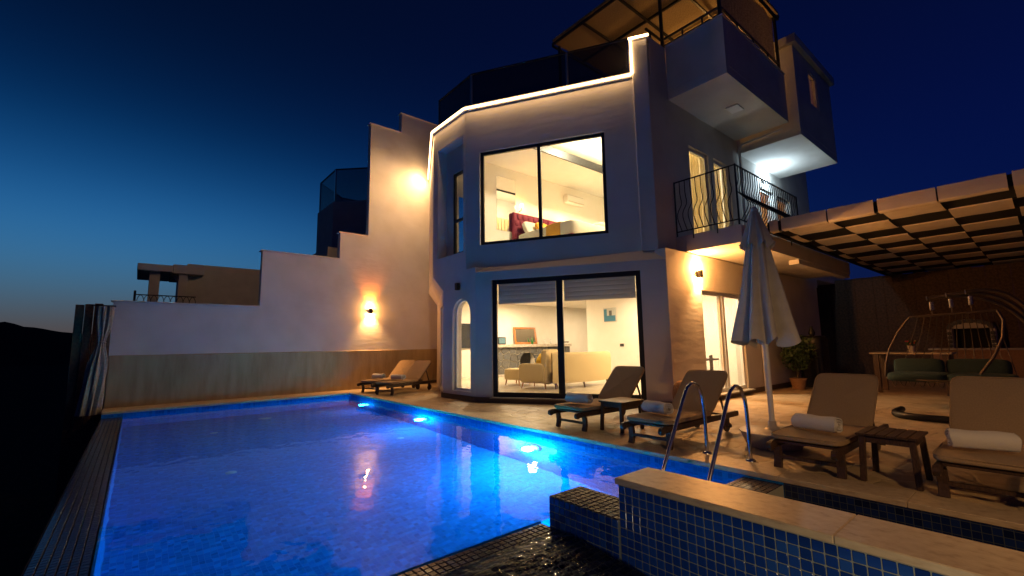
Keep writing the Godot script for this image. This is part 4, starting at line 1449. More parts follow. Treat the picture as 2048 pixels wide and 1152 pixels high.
func belly(q: Vector3, o: Vector3, y1: float, y0: float) -> Array:
	var pts := []
	var off := [0.0, 0.0, 0.0, 0.0, -0.02, -0.05, -0.04, 0.03, 0.11, 0.16, 0.16, 0.12, 0.06, 0.0]
	for i in off.size():
		pts.append(q + Vector3.UP * lerpf(y1, y0, float(i) / (off.size() - 1)) + o * off[i])
	return pts

func make_balcony() -> void:
	var t := thing("balcony_railing", "black wrought iron balcony railing with bellied bars", "railing")
	var p0 := Vector3(9.66, 0, -5.44)
	var p1 := Vector3(9.66, 0, -4.01)
	var p2 := Vector3(13.28, 0, -4.01)
	for y in [5.14, 3.93]:
		for s in [[p0, p1], [p1, p2]]:
			var m := MB.new()
			m.bar(s[0] + Vector3.UP * y, s[1] + Vector3.UP * y, 0.035 if y > 5 else 0.025, 0.025, 0.004)
			obj("rail", m, M.black_metal, t)
	var i := 0
	for s in [[p0, p1, Vector3.LEFT, 11], [p1, p2, Vector3.BACK, 29]]:
		for k in range(1, s[3]):
			var m := MB.new()
			m.tube(belly((s[0] as Vector3).lerp(s[1], float(k) / s[3]), s[2], 5.13, 3.935), 0.011, 6)
			obj("baluster", m, M.black_metal, t)
	for q in [p0, p1, p2]:
		var m := MB.new()
		m.box(q + Vector3(-0.016, 3.802, -0.016), q + Vector3(0.016, 5.16, 0.016), 0.003)
		obj("post", m, M.black_metal, t)
	for q in [Vector3(9.60, 0, -4.45), Vector3(9.60, 0, -5.0), Vector3(11.0, 0, -3.95), Vector3(12.4, 0, -3.95)]:
		var m := MB.new()
		m.bar(q + Vector3(-0.012 if q.x < 9.7 else 0.0, 3.70, 0.012 if q.x > 9.7 else 0.0), q + Vector3(-0.012 if q.x < 9.7 else 0.0, 3.92, 0.012 if q.x > 9.7 else 0.0), 0.018, 0.018)
		obj("bracket", m, M.black_metal, t)
	# diagonal scroll lying behind the bars of the long side
	var t2 := thing("rear_railing", "short stretch of black balcony railing beyond the villa's rear corner", "railing")
	for y in [5.1, 4.0]:
		var m := MB.new()
		m.bar(Vector3(19.40, y, -5.6), Vector3(23.0, y, -5.6), 0.03, 0.025)
		obj("rail", m, M.black_metal, t2)
	for k in 14:
		var m := MB.new()
		m.tube([Vector3(19.5 + k * 0.26, 4.0, -5.6), Vector3(19.5 + k * 0.26, 5.1, -5.6)], 0.01, 5)
		obj("baluster", m, M.black_metal, t2)
	var sb := MB.new()
	sb.box(Vector3(19.402, 3.6, -7.0), Vector3(23.0, 3.98, -5.45))
	obj("rear_balcony_floor", sb, M.plaster, villa)

func make_lights() -> void:
	var df := hdir(C1, B1)
	var of := outn(df)
	var d3 := hdir(A1, E1)
	var o3 := outn(d3)
	var t := thing("led_strip", "glowing warm light strip running along the villa roof edge", "light strip")
	var y := 7.665
	var fin := C1 + df * 0.355 + of * 0.09
	var pa := C1 + df * 0.38 + of * 0.062 + Vector3.UP * y
	var pb := B1 + of * 0.062 + Vector3.UP * y
	var pb2 := B1 + Vector3(-0.062, y, 0.0)
	var pc := A1 + Vector3(-0.062, y, 0)
	var pd := A1 + o3 * 0.062 + Vector3.UP * y
	var pe := E1 + o3 * 0.062 - d3 * 0.25 + Vector3.UP * y
	var f0 := fin + Vector3.UP * y
	var f1 := fin + Vector3.UP * 8.49
	var f2 := C1 + df * 0.40 + of * 0.135 + Vector3.UP * 8.53
	var f3 := C1 - df * 0.06 + of * 0.135 + Vector3.UP * 8.53
	for s in [[pa, pb, of], [pb2, pc, Vector3.LEFT], [pd, pe, o3], [f0, f1, of], [f2, f3, of]]:
		var m := MB.new()
		m.tube([s[0], s[1]], 0.028, 8)
		obj("strip", m, M.led_glow, t)
	for s in [[pa, pb, of, 2.4], [pb2, pc, Vector3.LEFT, 0.9], [pd, pe, o3, 13.0]]:
		var mid: Vector3 = (s[0] + s[1]) / 2.0
		var o: Vector3 = s[2]
		area("strip_light", mid + o * 0.045, o * 0.5 + Vector3.DOWN * 0.85, (s[0] as Vector3).distance_to(s[1]), 0.02, Color(1.0, 0.79, 0.54), s[3], t, o * 0.85 + Vector3.UP * 0.5)
	omni("strip_end_light", pe + o3 * 0.22 - d3 * 0.25, Color(1.0, 0.79, 0.54), 0.7, 0.04, t)
	sconce("lit up and down wall lamp on the stepped garden wall", Vector3(6.02, 2.57, -14.75), Vector3.BACK, 10.0, 10.0)
	sconce("lit up and down wall lamp beside the terrace door under the balcony", Vector3(10.02, 2.93, -5.20), Vector3.BACK, 15.0, 7.0, 0.50)
	sconce("unlit black wall lamp above the arched window", Vector3(6.38, 2.88, -9.78), Vector3.LEFT, 0, 0, 0.0, false)
	# cold lamp under the projecting room
	var c := thing("balcony_lamp", "cold white lamp on the wall under the projecting room", "wall lamp", Vector3(15.2, 6.42, -5.449))
	var b := MB.new()
	b.box(Vector3(-0.14, -0.05, 0.0), Vector3(0.14, 0.05, 0.05), 0.01)
	obj("housing", b, M.white_frame, c)
	var g := MB.new()
	g.box(Vector3(-0.12, -0.04, 0.05), Vector3(0.12, 0.04, 0.07), 0.01)
	obj("diffuser", g, M.cold_glow, c)
	omni("cold_light", Vector3(0, 0.0, 0.24), Color(0.80, 0.92, 1.0), 1.9, 0.06, c)

func make_pergola() -> void:
	var t := thing("pergola", "patio pergola roofed with cream cloth strips woven between dark boards", "pergola")
	var x0 := 11.15
	var pitch := 0.97
	var n := 12
	for k in n:
		var b := MB.new()
		b.box(Vector3(x0 + k * pitch + 0.035, 3.865, -3.93), Vector3(x0 + (k + 1) * pitch - 0.035, 3.895, 3.3), 0.004)
		obj("board", b, M.pergola_board, t)
	var fb := MB.new()
	fb.box(Vector3(10.93, 3.82, -3.93), Vector3(11.05, 4.03, 3.3), 0.006)
	obj("front_beam", fb, M.pergola_board, t)
	var lb := MB.new()
	lb.box(Vector3(11.06, 3.80, -3.945), Vector3(22.9, 3.86, -3.86), 0.004)
	obj("side_beam", lb, M.pergola_board, t)
	for z in [-1.0, 3.2]:
		var p := MB.new()
		p.box(Vector3(22.72, 0, z - 0.06), Vector3(22.84, 3.86, z + 0.06), 0.006)
		obj("post", p, M.pergola_board, t)
	var fp := MB.new()
	fp.box(Vector3(10.93, 0, 3.18), Vector3(11.05, 3.82, 3.30), 0.006)
	obj("post", fp, M.pergola_board, t)
	var bounds := [-3.88, -3.64, -2.76, -1.935, -1.075, -0.17, 0.70, 1.57, 2.44, 3.28]
	for j in bounds.size() - 1:
		var za: float = bounds[j] + 0.012
		var zb: float = bounds[j + 1] - (0.012 if j % 2 else 0.05)
		var pts := [Vector2(10.895, 4.06), Vector2(10.885, 3.95), Vector2(10.885, 3.82), Vector2(10.91, 3.795), Vector2(11.0, 3.79), Vector2(11.08, 3.795)]
		for k in n:
			var under := (j + k) % 2 == 1
			var ya := 3.848 if under else 3.93
			var xa := x0 + k * pitch
			if under:
				pts.append_array([Vector2(xa + 0.0, 3.862), Vector2(xa + 0.05, ya), Vector2(xa + pitch * 0.5, ya - 0.012), Vector2(xa + pitch - 0.05, ya), Vector2(xa + pitch, 3.862)])
			else:
				pts.append_array([Vector2(xa + 0.02, 3.905), Vector2(xa + 0.06, ya), Vector2(xa + pitch * 0.5, ya + 0.01), Vector2(xa + pitch - 0.06, ya), Vector2(xa + pitch - 0.02, 3.905)])
		var m := MB.new()
		var ph := j * 1.7
		m.surf(func(u: float, v: float) -> Vector3:
			var f := v * (pts.size() - 1)
			var i := mini(int(f), pts.size() - 2)
			var p: Vector2 = pts[i].lerp(pts[i + 1], f - i)
			return Vector3(p.x, p.y + 0.003 * sin(u * 9.0 + ph + p.x), lerpf(zb, za, u)), 8, pts.size() - 1)
		obj("cloth_strip", m, M.shade_cloth, t)

func make_raised_wall() -> void:
	# raised tiled wall of the spa, with a travertine top
	var t := thing("spa_wall", "raised blue mosaic wall with travertine top in the right foreground", "wall")
	var core := MB.new()
	core.box(Vector3(2.712, -1.5, -2.10), Vector3(3.08, 0.355, 2.2))
	obj("core", core, M.grout, t)
	var z := -2.115
	var k := 0
	while z < 2.2:
		var l: float = [1.32, 1.18, 1.4][k % 3]
		var s := MB.new()
		s.box(Vector3(2.688, 0.357, z), Vector3(3.105, 0.400, minf(z + l - 0.002, 2.2)), 0.005)
		obj("coping_stone", s, M.travertine, t)
		z += l
		k += 1
	var tile := MB.new()
	tile.box(Vector3(-0.0258, -0.009, -0.0258), Vector3(0.0258, 0, 0.0258), 0.0035)
	var tm := tile.mesh()
	var turn := Basis(Vector3.BACK, PI / 2)   # tile face looks to -x
	var spots := []
	var pitch := 0.0568
	for i in 50:
		for j in 10:
			spots.append(Vector3(2.7055, 0.322 - j * pitch, -2.068 + i * pitch))
	lay_tiles(spots, tm, tile, turn, "tile_blue_", t, 300)
	# low platform at its end
	var p := thing("spa_step", "low mosaic step at the pool end of the raised blue wall", "step")
	var pc := MB.new()
	pc.box(Vector3(2.712, -1.5, -2.812), Vector3(3.08, 0.106, -2.102))
	obj("core", pc, M.grout, p)
	var s2 := []
	for i in 12:
		for j in 5:
			s2.append(Vector3(2.7055, 0.078 - j * pitch, -2.778 + i * 0.0578))
	lay_tiles(s2, tm, tile, turn, "tile_blue_", p, 300)
	var s3 := []
	for i in 12:
		for j in 7:
			s3.append(Vector3(2.735 + j * 0.0548, 0.113, -2.778 + i * 0.0578))
	lay_tiles(s3, tm, tile, Basis(), "tile_dark_", p, 300)
	# divider between pool and spa
	var d := thing("spa_divider", "flat mosaic divider between the pool and the dark spa basin", "wall")
	var dc := MB.new()
	dc.box(Vector3(3.082, -1.5, -2.255), Vector3(5.017, -0.068, -1.872))
	obj("core", dc, M.grout, d)
	var s4 := []
	for i in 34:
		for j in 7:
			s4.append(Vector3(4.985 - i * 0.0565, -0.060, -2.226 + j * 0.0545))
	lay_tiles(s4, tm, tile, Basis(), "tile_dark_", d, 300)
	# spa basin
	var b := MB.new()
	b.box(Vector3(3.08, -1.5, -1.87), Vector3(5.02, -1.3, 2.2))
	b.box(Vector3(5.021, -1.5, -1.868), Vector3(5.39, -0.047, 3.0))
	b.box(Vector3(3.081, -1.3, -1.868), Vector3(3.10, 0.35, 2.2))
	struct("spa_basin", b, M.jacuzzi_mosaic)
	var w := MB.new()
	w.quad(Vector3(3.10, -0.34, 2.2), Vector3(5.02, -0.34, 2.2), Vector3(5.02, -0.34, -1.87), Vector3(3.10, -0.34, -1.87))
	struct("spa_water", w, M.still_water)

func make_ladder() -> void:
	var t := thing("pool_ladder", "polished steel pool ladder with two arched handrails", "ladder")
	for z in [-2.86, -2.35]:
		var c := Curve3D.new()
		var key := [Vector3(5.45, 0.0, z), Vector3(5.45, 0.45, z), Vector3(5.42, 0.68, z), Vector3(5.33, 0.82, z), Vector3(5.20, 0.865, z), Vector3(5.07, 0.81, z), Vector3(4.97, 0.68, z), Vector3(4.62, 0.18, z), Vector3(4.42, -0.12, z), Vector3(4.32, -0.35, z), Vector3(4.30, -0.6, z), Vector3(4.30, -1.2, z)]
		for i in key.size():
			var a: Vector3 = key[maxi(i - 1, 0)]
			var b: Vector3 = key[mini(i + 1, key.size() - 1)]
			var h := (b - a) / 6.0
			c.add_point(key[i], -h, h)
		var pts := []
		for i in 61:
			pts.append(c.sample_baked(c.get_baked_length() * i / 60.0))
		var m := MB.new()
		m.tube(pts, 0.0205, 12)
		obj("handrail", m, M.chrome, t)
		var f := MB.new()
		f.lathe([Vector2(0.055, 0.003), Vector2(0.05, 0.018), Vector2(0.024, 0.03), Vector2(0.02, 0.03)], 16, Transform3D(Basis(), Vector3(5.45, 0.002, z)))
		obj("flange", f, M.chrome, t)
	for y in [-0.42, -0.68, -0.94]:
		var m := MB.new()
		m.box(Vector3(4.26, y - 0.012, -2.85), Vector3(4.34, y + 0.012, -2.36), 0.006)
		obj("tread", m, M.steel, t)

func make_lounger(label: String, at: Vector3, yaw: float, ph := 0.0, ang := 0.75) -> Node3D:
	var t := thing("sun_lounger", label, "sun lounger", at, yaw, "wooden sun loungers on the pool deck")
	var hinge := 1.18
	for s in [-1, 1]:
		var r := MB.new()
		r.box(Vector3(-0.10, 0.215, 0.29 * s - 0.022), Vector3(1.96, 0.295, 0.29 * s + 0.022), 0.008)
		r.tube([Vector3(-0.10, 0.245, 0.29 * s - 0.0225), Vector3(-0.10, 0.245, 0.29 * s + 0.0225)], 0.045, 14)
		r.tube([Vector3(1.96, 0.255, 0.29 * s - 0.0225), Vector3(1.96, 0.255, 0.29 * s + 0.0225)], 0.040, 14)
		obj("side_rail", r, M.dark_wood, t)
		var l := MB.new()
		var a := Vector3(0.06, 0.25, 0.285 * s)
		for k in 4:
			var q0 := Vector3(0.06 + 0.025 * sin(k * 0.8), 0.235 - k * 0.059, 0.285 * s)
			var q1 := Vector3(0.06 + 0.025 * sin((k + 1) * 0.8), 0.235 - (k + 1) * 0.059, 0.285 * s)
			l.bar(q0 + Vector3.UP * 0.002, q1, 0.05, 0.075, 0.004, Vector3.BACK)
		obj("leg", l, M.dark_wood, t)
		var b := MB.new()
		b.box(Vector3(1.62, 0.10, 0.285 * s - 0.022), Vector3(1.70, 0.215, 0.285 * s + 0.022), 0.006)
		b.bar(Vector3(1.66, 0.14, 0.285 * s), Vector3(1.74, 0.085, 0.285 * s), 0.045, 0.06, 0.004, Vector3.BACK)
		obj("leg", b, M.dark_wood, t)
		var w := MB.new()
		w.tube([Vector3(1.74, 0.085, 0.25 * s), Vector3(1.74, 0.085, 0.222 * s)], 0.085, 20)
		obj("wheel", w, M.dark_wood, t)
	var x := MB.new()
	x.box(Vector3(0.06, 0.10, -0.26), Vector3(0.10, 0.135, 0.26), 0.004)
	obj("stretcher", x, M.dark_wood, t)
	for k in 8:
		var m := MB.new()
		m.box(Vector3(0.0 + k * 0.15, 0.275, -0.266), Vector3(0.09 + k * 0.15, 0.296, 0.266), 0.003)
		obj("slat", m, M.dark_wood, t)
	# raised back
	var bt := Transform3D(Basis(Vector3.BACK, ang), Vector3(hinge, 0.30, 0))
	for s in [-1, 1]:
		var m := MB.new()
		m.box(Vector3(0.0, -0.03, 0.25 * s - 0.02), Vector3(0.80, 0.0, 0.25 * s + 0.02), 0.005, bt)
		obj("back_rail", m, M.dark_wood, t)
		var st := MB.new()
		st.bar(bt * Vector3(0.52, -0.03, 0.22 * s), Vector3(1.74, 0.25, 0.22 * s), 0.022, 0.035, 0.004)
		obj("back_strut", st, M.dark_wood, t)
	for k in 5:
		var m := MB.new()
		m.box(Vector3(0.05 + k * 0.17, 0.001, -0.28), Vector3(0.13 + k * 0.17, 0.018, 0.28), 0.003, bt)
		obj("back_slat", m, M.dark_wood, t)
	var xb := MB.new()
	xb.box(Vector3(1.72, 0.235, -0.266), Vector3(1.76, 0.265, 0.266), 0.004)
	obj("strut_bar", xb, M.dark_wood, t)
	# cushions with a little sag
	var c := MB.new()
	c.surf(cushion.bind(Vector3(-0.035, 0.298, 0), hinge + 0.04, 0.335, 0.072, 1.0 + ph), 36, 20)
	obj("seat_cushion", c, M.lounger_cloth, t)
	welt(t, Transform3D(), Vector3(-0.035, 0.298, 0), hinge + 0.04, 0.335, 0.072)
	var d := MB.new()
	d.surf(cushion.bind(Vector3(-0.01, 0.02, 0), 0.83, 0.335, 0.070, 2.0 + ph), 36, 20, bt)
	obj("back_cushion", d, M.lounger_cloth, t)
	welt(t, bt, Vector3(-0.01, 0.02, 0), 0.83, 0.335, 0.070)
	return t

# piping round the upper edge of a cushion
func welt(t: Node3D, x: Transform3D, o: Vector3, l: float, hw: float, h: float) -> void:
	var pts := []
	for i in 56:
		var a := TAU * i / 56.0
		var fx := signf(cos(a)) * pow(absf(cos(a)), 0.22)
		var fz := -signf(sin(a)) * pow(absf(sin(a)), 0.22)
		pts.append(x * (o + Vector3(l / 2 + fx * l * 0.492, h * 0.80, fz * hw * 0.985)))
	var m := MB.new()
	m.tube(pts, 0.0065, 6, true)
	obj("piping", m, M.lounger_cloth, t)

# closed soft cushion lying on y = o.y, from o.x along x
func cushion(u: float, v: float, o: Vector3, l: float, hw: float, h: float, ph: float) -> Vector3:
	var a := u * TAU
	var b := (v - 0.5) * PI
	var e := 0.22
	var fx := signf(cos(b)) * pow(absf(cos(b)), 0.30) * signf(cos(a)) * pow(absf(cos(a)), e)
	var fz := -signf(cos(b)) * pow(absf(cos(b)), 0.30) * signf(sin(a)) * pow(absf(sin(a)), e)
	var fy := signf(sin(b)) * pow(absf(sin(b)), 0.55)
	var sag := 0.006 * sin(fx * 7.0 + ph) * cos(fz * 3.0 + ph * 2.0) + 0.004 * sin(fx * 17.0 + fz * 5.0 + ph * 3.0) - 0.006 * (1.0 - fz * fz) if fy > 0 else 0.0
	return o + Vector3(l / 2 + fx * l / 2, h / 2 + fy * h / 2 + sag, fz * hw)

func make_towel(label: String, at: Vector3, yaw: float, kind := 0) -> void:
	var t := thing("rolled_towel", label, "towel", at, yaw, "rolled white towels on the loungers")
	var m := MB.new()
	var L := 0.42
	var turns := 2.6
	# spiral of cloth with thickness, rolled round z
	var r_at := func(a: float) -> float: return 0.018 + 0.0265 * a / TAU
	var amax := turns * TAU
	var th := 0.022
	m.surf(func(u: float, v: float) -> Vector3:
		var a := u * amax
		var r: float = r_at.call(a) + th * 0.5
		var z := (v - 0.5) * L * (1.0 - 0.03 * sin(a * 3.0 + kind))
		var sq := 0.92
		return Vector3(cos(a) * r * 1.06, sin(a) * r * sq + 0.004 * sin(z * 22.0 + kind * 2.0), z), 90, 14)
	m.surf(func(u: float, v: float) -> Vector3:
		var a := (1.0 - u) * amax
		var r: float = r_at.call(a) - th * 0.3
		var z := (v - 0.5) * L * (1.0 - 0.03 * sin(a * 3.0 + kind))
		return Vector3(cos(a) * r * 1.06, sin(a) * r * 0.92, z), 90, 6)
	for e in [0.0, 1.0]:
		m.surf(func(u: float, v: float) -> Vector3:
			var a := u * amax if e > 0.5 else (1.0 - u) * amax
			var r: float = lerpf(r_at.call(a) - th * 0.3, r_at.call(a) + th * 0.5, 1.0 - v)
			var z = (e - 0.5) * L * (1.0 - 0.03 * sin(a * 3.0 + kind)) + (0.006 * sin(v * PI)) * (1.0 if e > 0.5 else -1.0)
			return Vector3(cos(a) * r * 1.06, sin(a) * r * 0.92, z), 90, 4)
	obj("roll", m, M.towel_cloth, t)
	var hm := MB.new()
	var re: float = r_at.call(amax) + th * 0.5
	hm.surf(func(u: float, v: float) -> Vector3:
		var a := amax - 0.25 + 0.5 * u
		var r := re + 0.004 * sin(u * PI) - 0.004
		return Vector3(cos(a) * r * 1.06, sin(a) * r * 0.92, (v - 0.5) * L * 0.985), 5, 8)
	obj("hem", hm, M.towel_cloth, t)

func make_side_table(label: String, at: Vector3, yaw: float, sx: float, sz: float, top_m: Material) -> void:
	var t := thing("side_table", label, "side table", at, yaw, "small wooden side tables between loungers")
	var h := 0.45
	var k := 6
	var w := sx * 2.0 / k
	for i in k:
		var m := MB.new()
		m.box(Vector3(-sz, h - 0.022, -sx + i * w + 0.004), Vector3(sz, h, -sx + (i + 1) * w - 0.004), 0.004)
		obj("top_slat", m, M.dark_wood, t)
	for s in [-1, 1]:
		var a := MB.new()
		a.box(Vector3(-sz + 0.03, h - 0.085, (sx - 0.045) * s - 0.012), Vector3(sz - 0.03, h - 0.024, (sx - 0.045) * s + 0.012), 0.003)
		obj("apron", a, M.dark_wood, t)
		var b := MB.new()
		b.box(Vector3((sz - 0.045) * s - 0.012, h - 0.085, -sx + 0.06), Vector3((sz - 0.045) * s + 0.012, h - 0.024, sx - 0.06), 0.003)
		obj("apron", b, M.dark_wood, t)
		for r in [-1, 1]:
			var l := MB.new()
			l.bar(Vector3((sz - 0.05) * r, h - 0.024, (sx - 0.05) * s), Vector3((sz - 0.03) * r, 0.0, (sx - 0.03) * s), 0.048, 0.048, 0.004, Vector3.RIGHT)
			obj("leg", l, M.dark_wood, t)
	if top_m:
		var m := MB.new()
		m.box(Vector3(-sz - 0.005, h + 0.001, -sx - 0.005), Vector3(sz + 0.005, h + 0.009, sx + 0.005), 0.003)
		obj("top_plate", m, top_m, t)

func make_loungers() -> void:
	make_lounger("brown cushioned lounger in front of the sliding door, left of the white topped table", Vector3(5.40, 0.001, -5.12), 0.0, 0.7, 0.77)
	make_lounger("brown cushioned lounger behind the steel pool ladder", Vector3(5.22, 0.001, -3.55), 0.0, 1.9, 0.74)
	make_lounger("brown cushioned lounger beside the parasol, left of the slatted table", Vector3(5.34, 0.001, -1.76), 0.0, 3.1, 0.75)
	make_lounger("brown cushioned lounger cut by the right edge of the picture", Vector3(5.34, 0.001, -0.46), 0.0, 4.6, 0.78)
	make_lounger("brown lounger at the far pool corner, nearer the arched window", Vector3(5.45, 0.001, -12.30), 0.36)
	make_lounger("brown lounger at the far pool corner, close against the garden wall", Vector3(5.40, 0.001, -13.25), 0.36)
	var y := 0.462
	make_towel("grey shaded rolled towel on the lounger in front of the sliding door", Vector3(5.68, y, -5.12), 0.15, 0)
	make_towel("rolled towel on the lounger behind the pool ladder", Vector3(5.62, y, -3.62), -0.25, 1)
	make_towel("bright rolled towel on the lounger beside the parasol", Vector3(5.72, y, -1.74), -0.18, 2)
	make_towel("rolled towel on the lounger at the right edge of the picture", Vector3(5.72, y, -0.50), 0.30, 3)
	make_towel("small far rolled towel on the lounger nearer the arched window", Vector3(6.02, y, -12.52), 0.36, 4)
	make_towel("small far rolled towel on the lounger against the garden wall", Vector3(5.80, y, -13.40), 0.36, 5)
	make_side_table("dark side table with a pale top between two loungers by the sliding door", Vector3(6.00, 0.001, -4.52), 0.0, 0.225, 0.29, M.table_top)
	make_side_table("dark slatted wooden side table between the two right hand loungers", Vector3(5.72, 0.001, -1.115), 0.0, 0.235, 0.27, null)

func make_parasol() -> void:
	var t := thing("parasol", "closed off white parasol standing on a round pale base", "parasol", Vector3(6.42, 0.001, -2.46))
	var b := MB.new()
	b.lathe([Vector2(0.30, 0.0), Vector2(0.33, 0.04), Vector2(0.38, 0.17), Vector2(0.395, 0.185), Vector2(0.385, 0.20), Vector2(0.10, 0.215), Vector2(0.05, 0.26), Vector2(0.045, 0.32), Vector2(0.0, 0.32)], 28)
	obj("base", b, M.concrete, t)
	var p := MB.new()
	p.tube([Vector3(0, 0.3, 0), Vector3(0, 3.12, 0)], 0.033, 14)
	obj("pole", p, M.white_paint, t)
	var kn := MB.new()
	kn.tube([Vector3(0.03, 0.30, 0), Vector3(0.10, 0.30, 0)], 0.012, 8)
	obj("screw", kn, M.black_metal, t)
	var cv := MB.new()
	cv.surf(func(u: float, v: float) -> Vector3:
		var a := u * TAU
		var y := lerpf(1.33, 3.06, v)
		var k := 1.0 - v
		var R := 0.07 + 0.225 * pow(k, 0.85) - 0.01 * sin(k * PI)
		var fold := 1.0 + (0.30 * k + 0.05) * cos(8.0 * a + 0.9 * sin(3.0 * v + 1.0)) + 0.13 * k * cos(5.0 * a + 2.0) + 0.05 * cos(17.0 * a + v * 6.0) * k
		if v < 0.001:
			y += 0.05 * cos(8.0 * a) - 0.03 * sin(3.0 * a)
		return Vector3(cos(a) * R * fold * 1.08 + 0.05 * k, y, -sin(a) * R * fold), 128, 26)
	obj("canopy", cv, M.parasol_cloth, t)
	var top := MB.new()
	top.surf(func(u: float, v: float) -> Vector3:
		var a := u * TAU
		var k := 1.0 - v
		var R := 0.045 + 0.15 * pow(k, 0.9)
		var fold := 1.0 + 0.20 * k * cos(8.0 * a + 0.3) + 0.06 * cos(13.0 * a) * k
		return Vector3(cos(a) * R * fold, lerpf(2.62, 3.13, v) + (0.04 * cos(8.0 * a) if v < 0.001 else 0.0), -sin(a) * R * fold), 96, 12)
	obj("vent_flap", top, M.parasol_cloth, t)
	var cap := MB.new()
	cap.lathe([Vector2(0.05, 3.12), Vector2(0.05, 3.15), Vector2(0.02, 3.19), Vector2(0, 3.2)], 12)
	obj("finial", cap, M.white_paint, t)

func leaf_crown(c: Vector3, r: Vector3, count: int, size: float, seed_: int) -> MB:
	var m := MB.new()
	var g := RandomNumberGenerator.new()
	g.seed = seed_
	for i in count:
		var d := Vector3(g.randfn(), g.randfn(), g.randfn()).normalized()
		var k := pow(g.randf(), 0.45) * (0.85 + 0.25 * sin(d.x * 5.0 + d.y * 4.0))
		var p := c + d * r * k
		var a := Vector3(g.randfn(), g.randfn() + 0.4, g.randfn()).normalized()
		var s := a.cross(Vector3(g.randfn(), g.randfn(), g.randfn())).normalized()
		var l := size * g.randf_range(0.6, 1.3)
		m.tri(p - s * l * 0.22, p + s * l * 0.22, p + a * l)
		m.tri(p + s * l * 0.22, p - s * l * 0.22, p - a * l * 0.3)
	return m

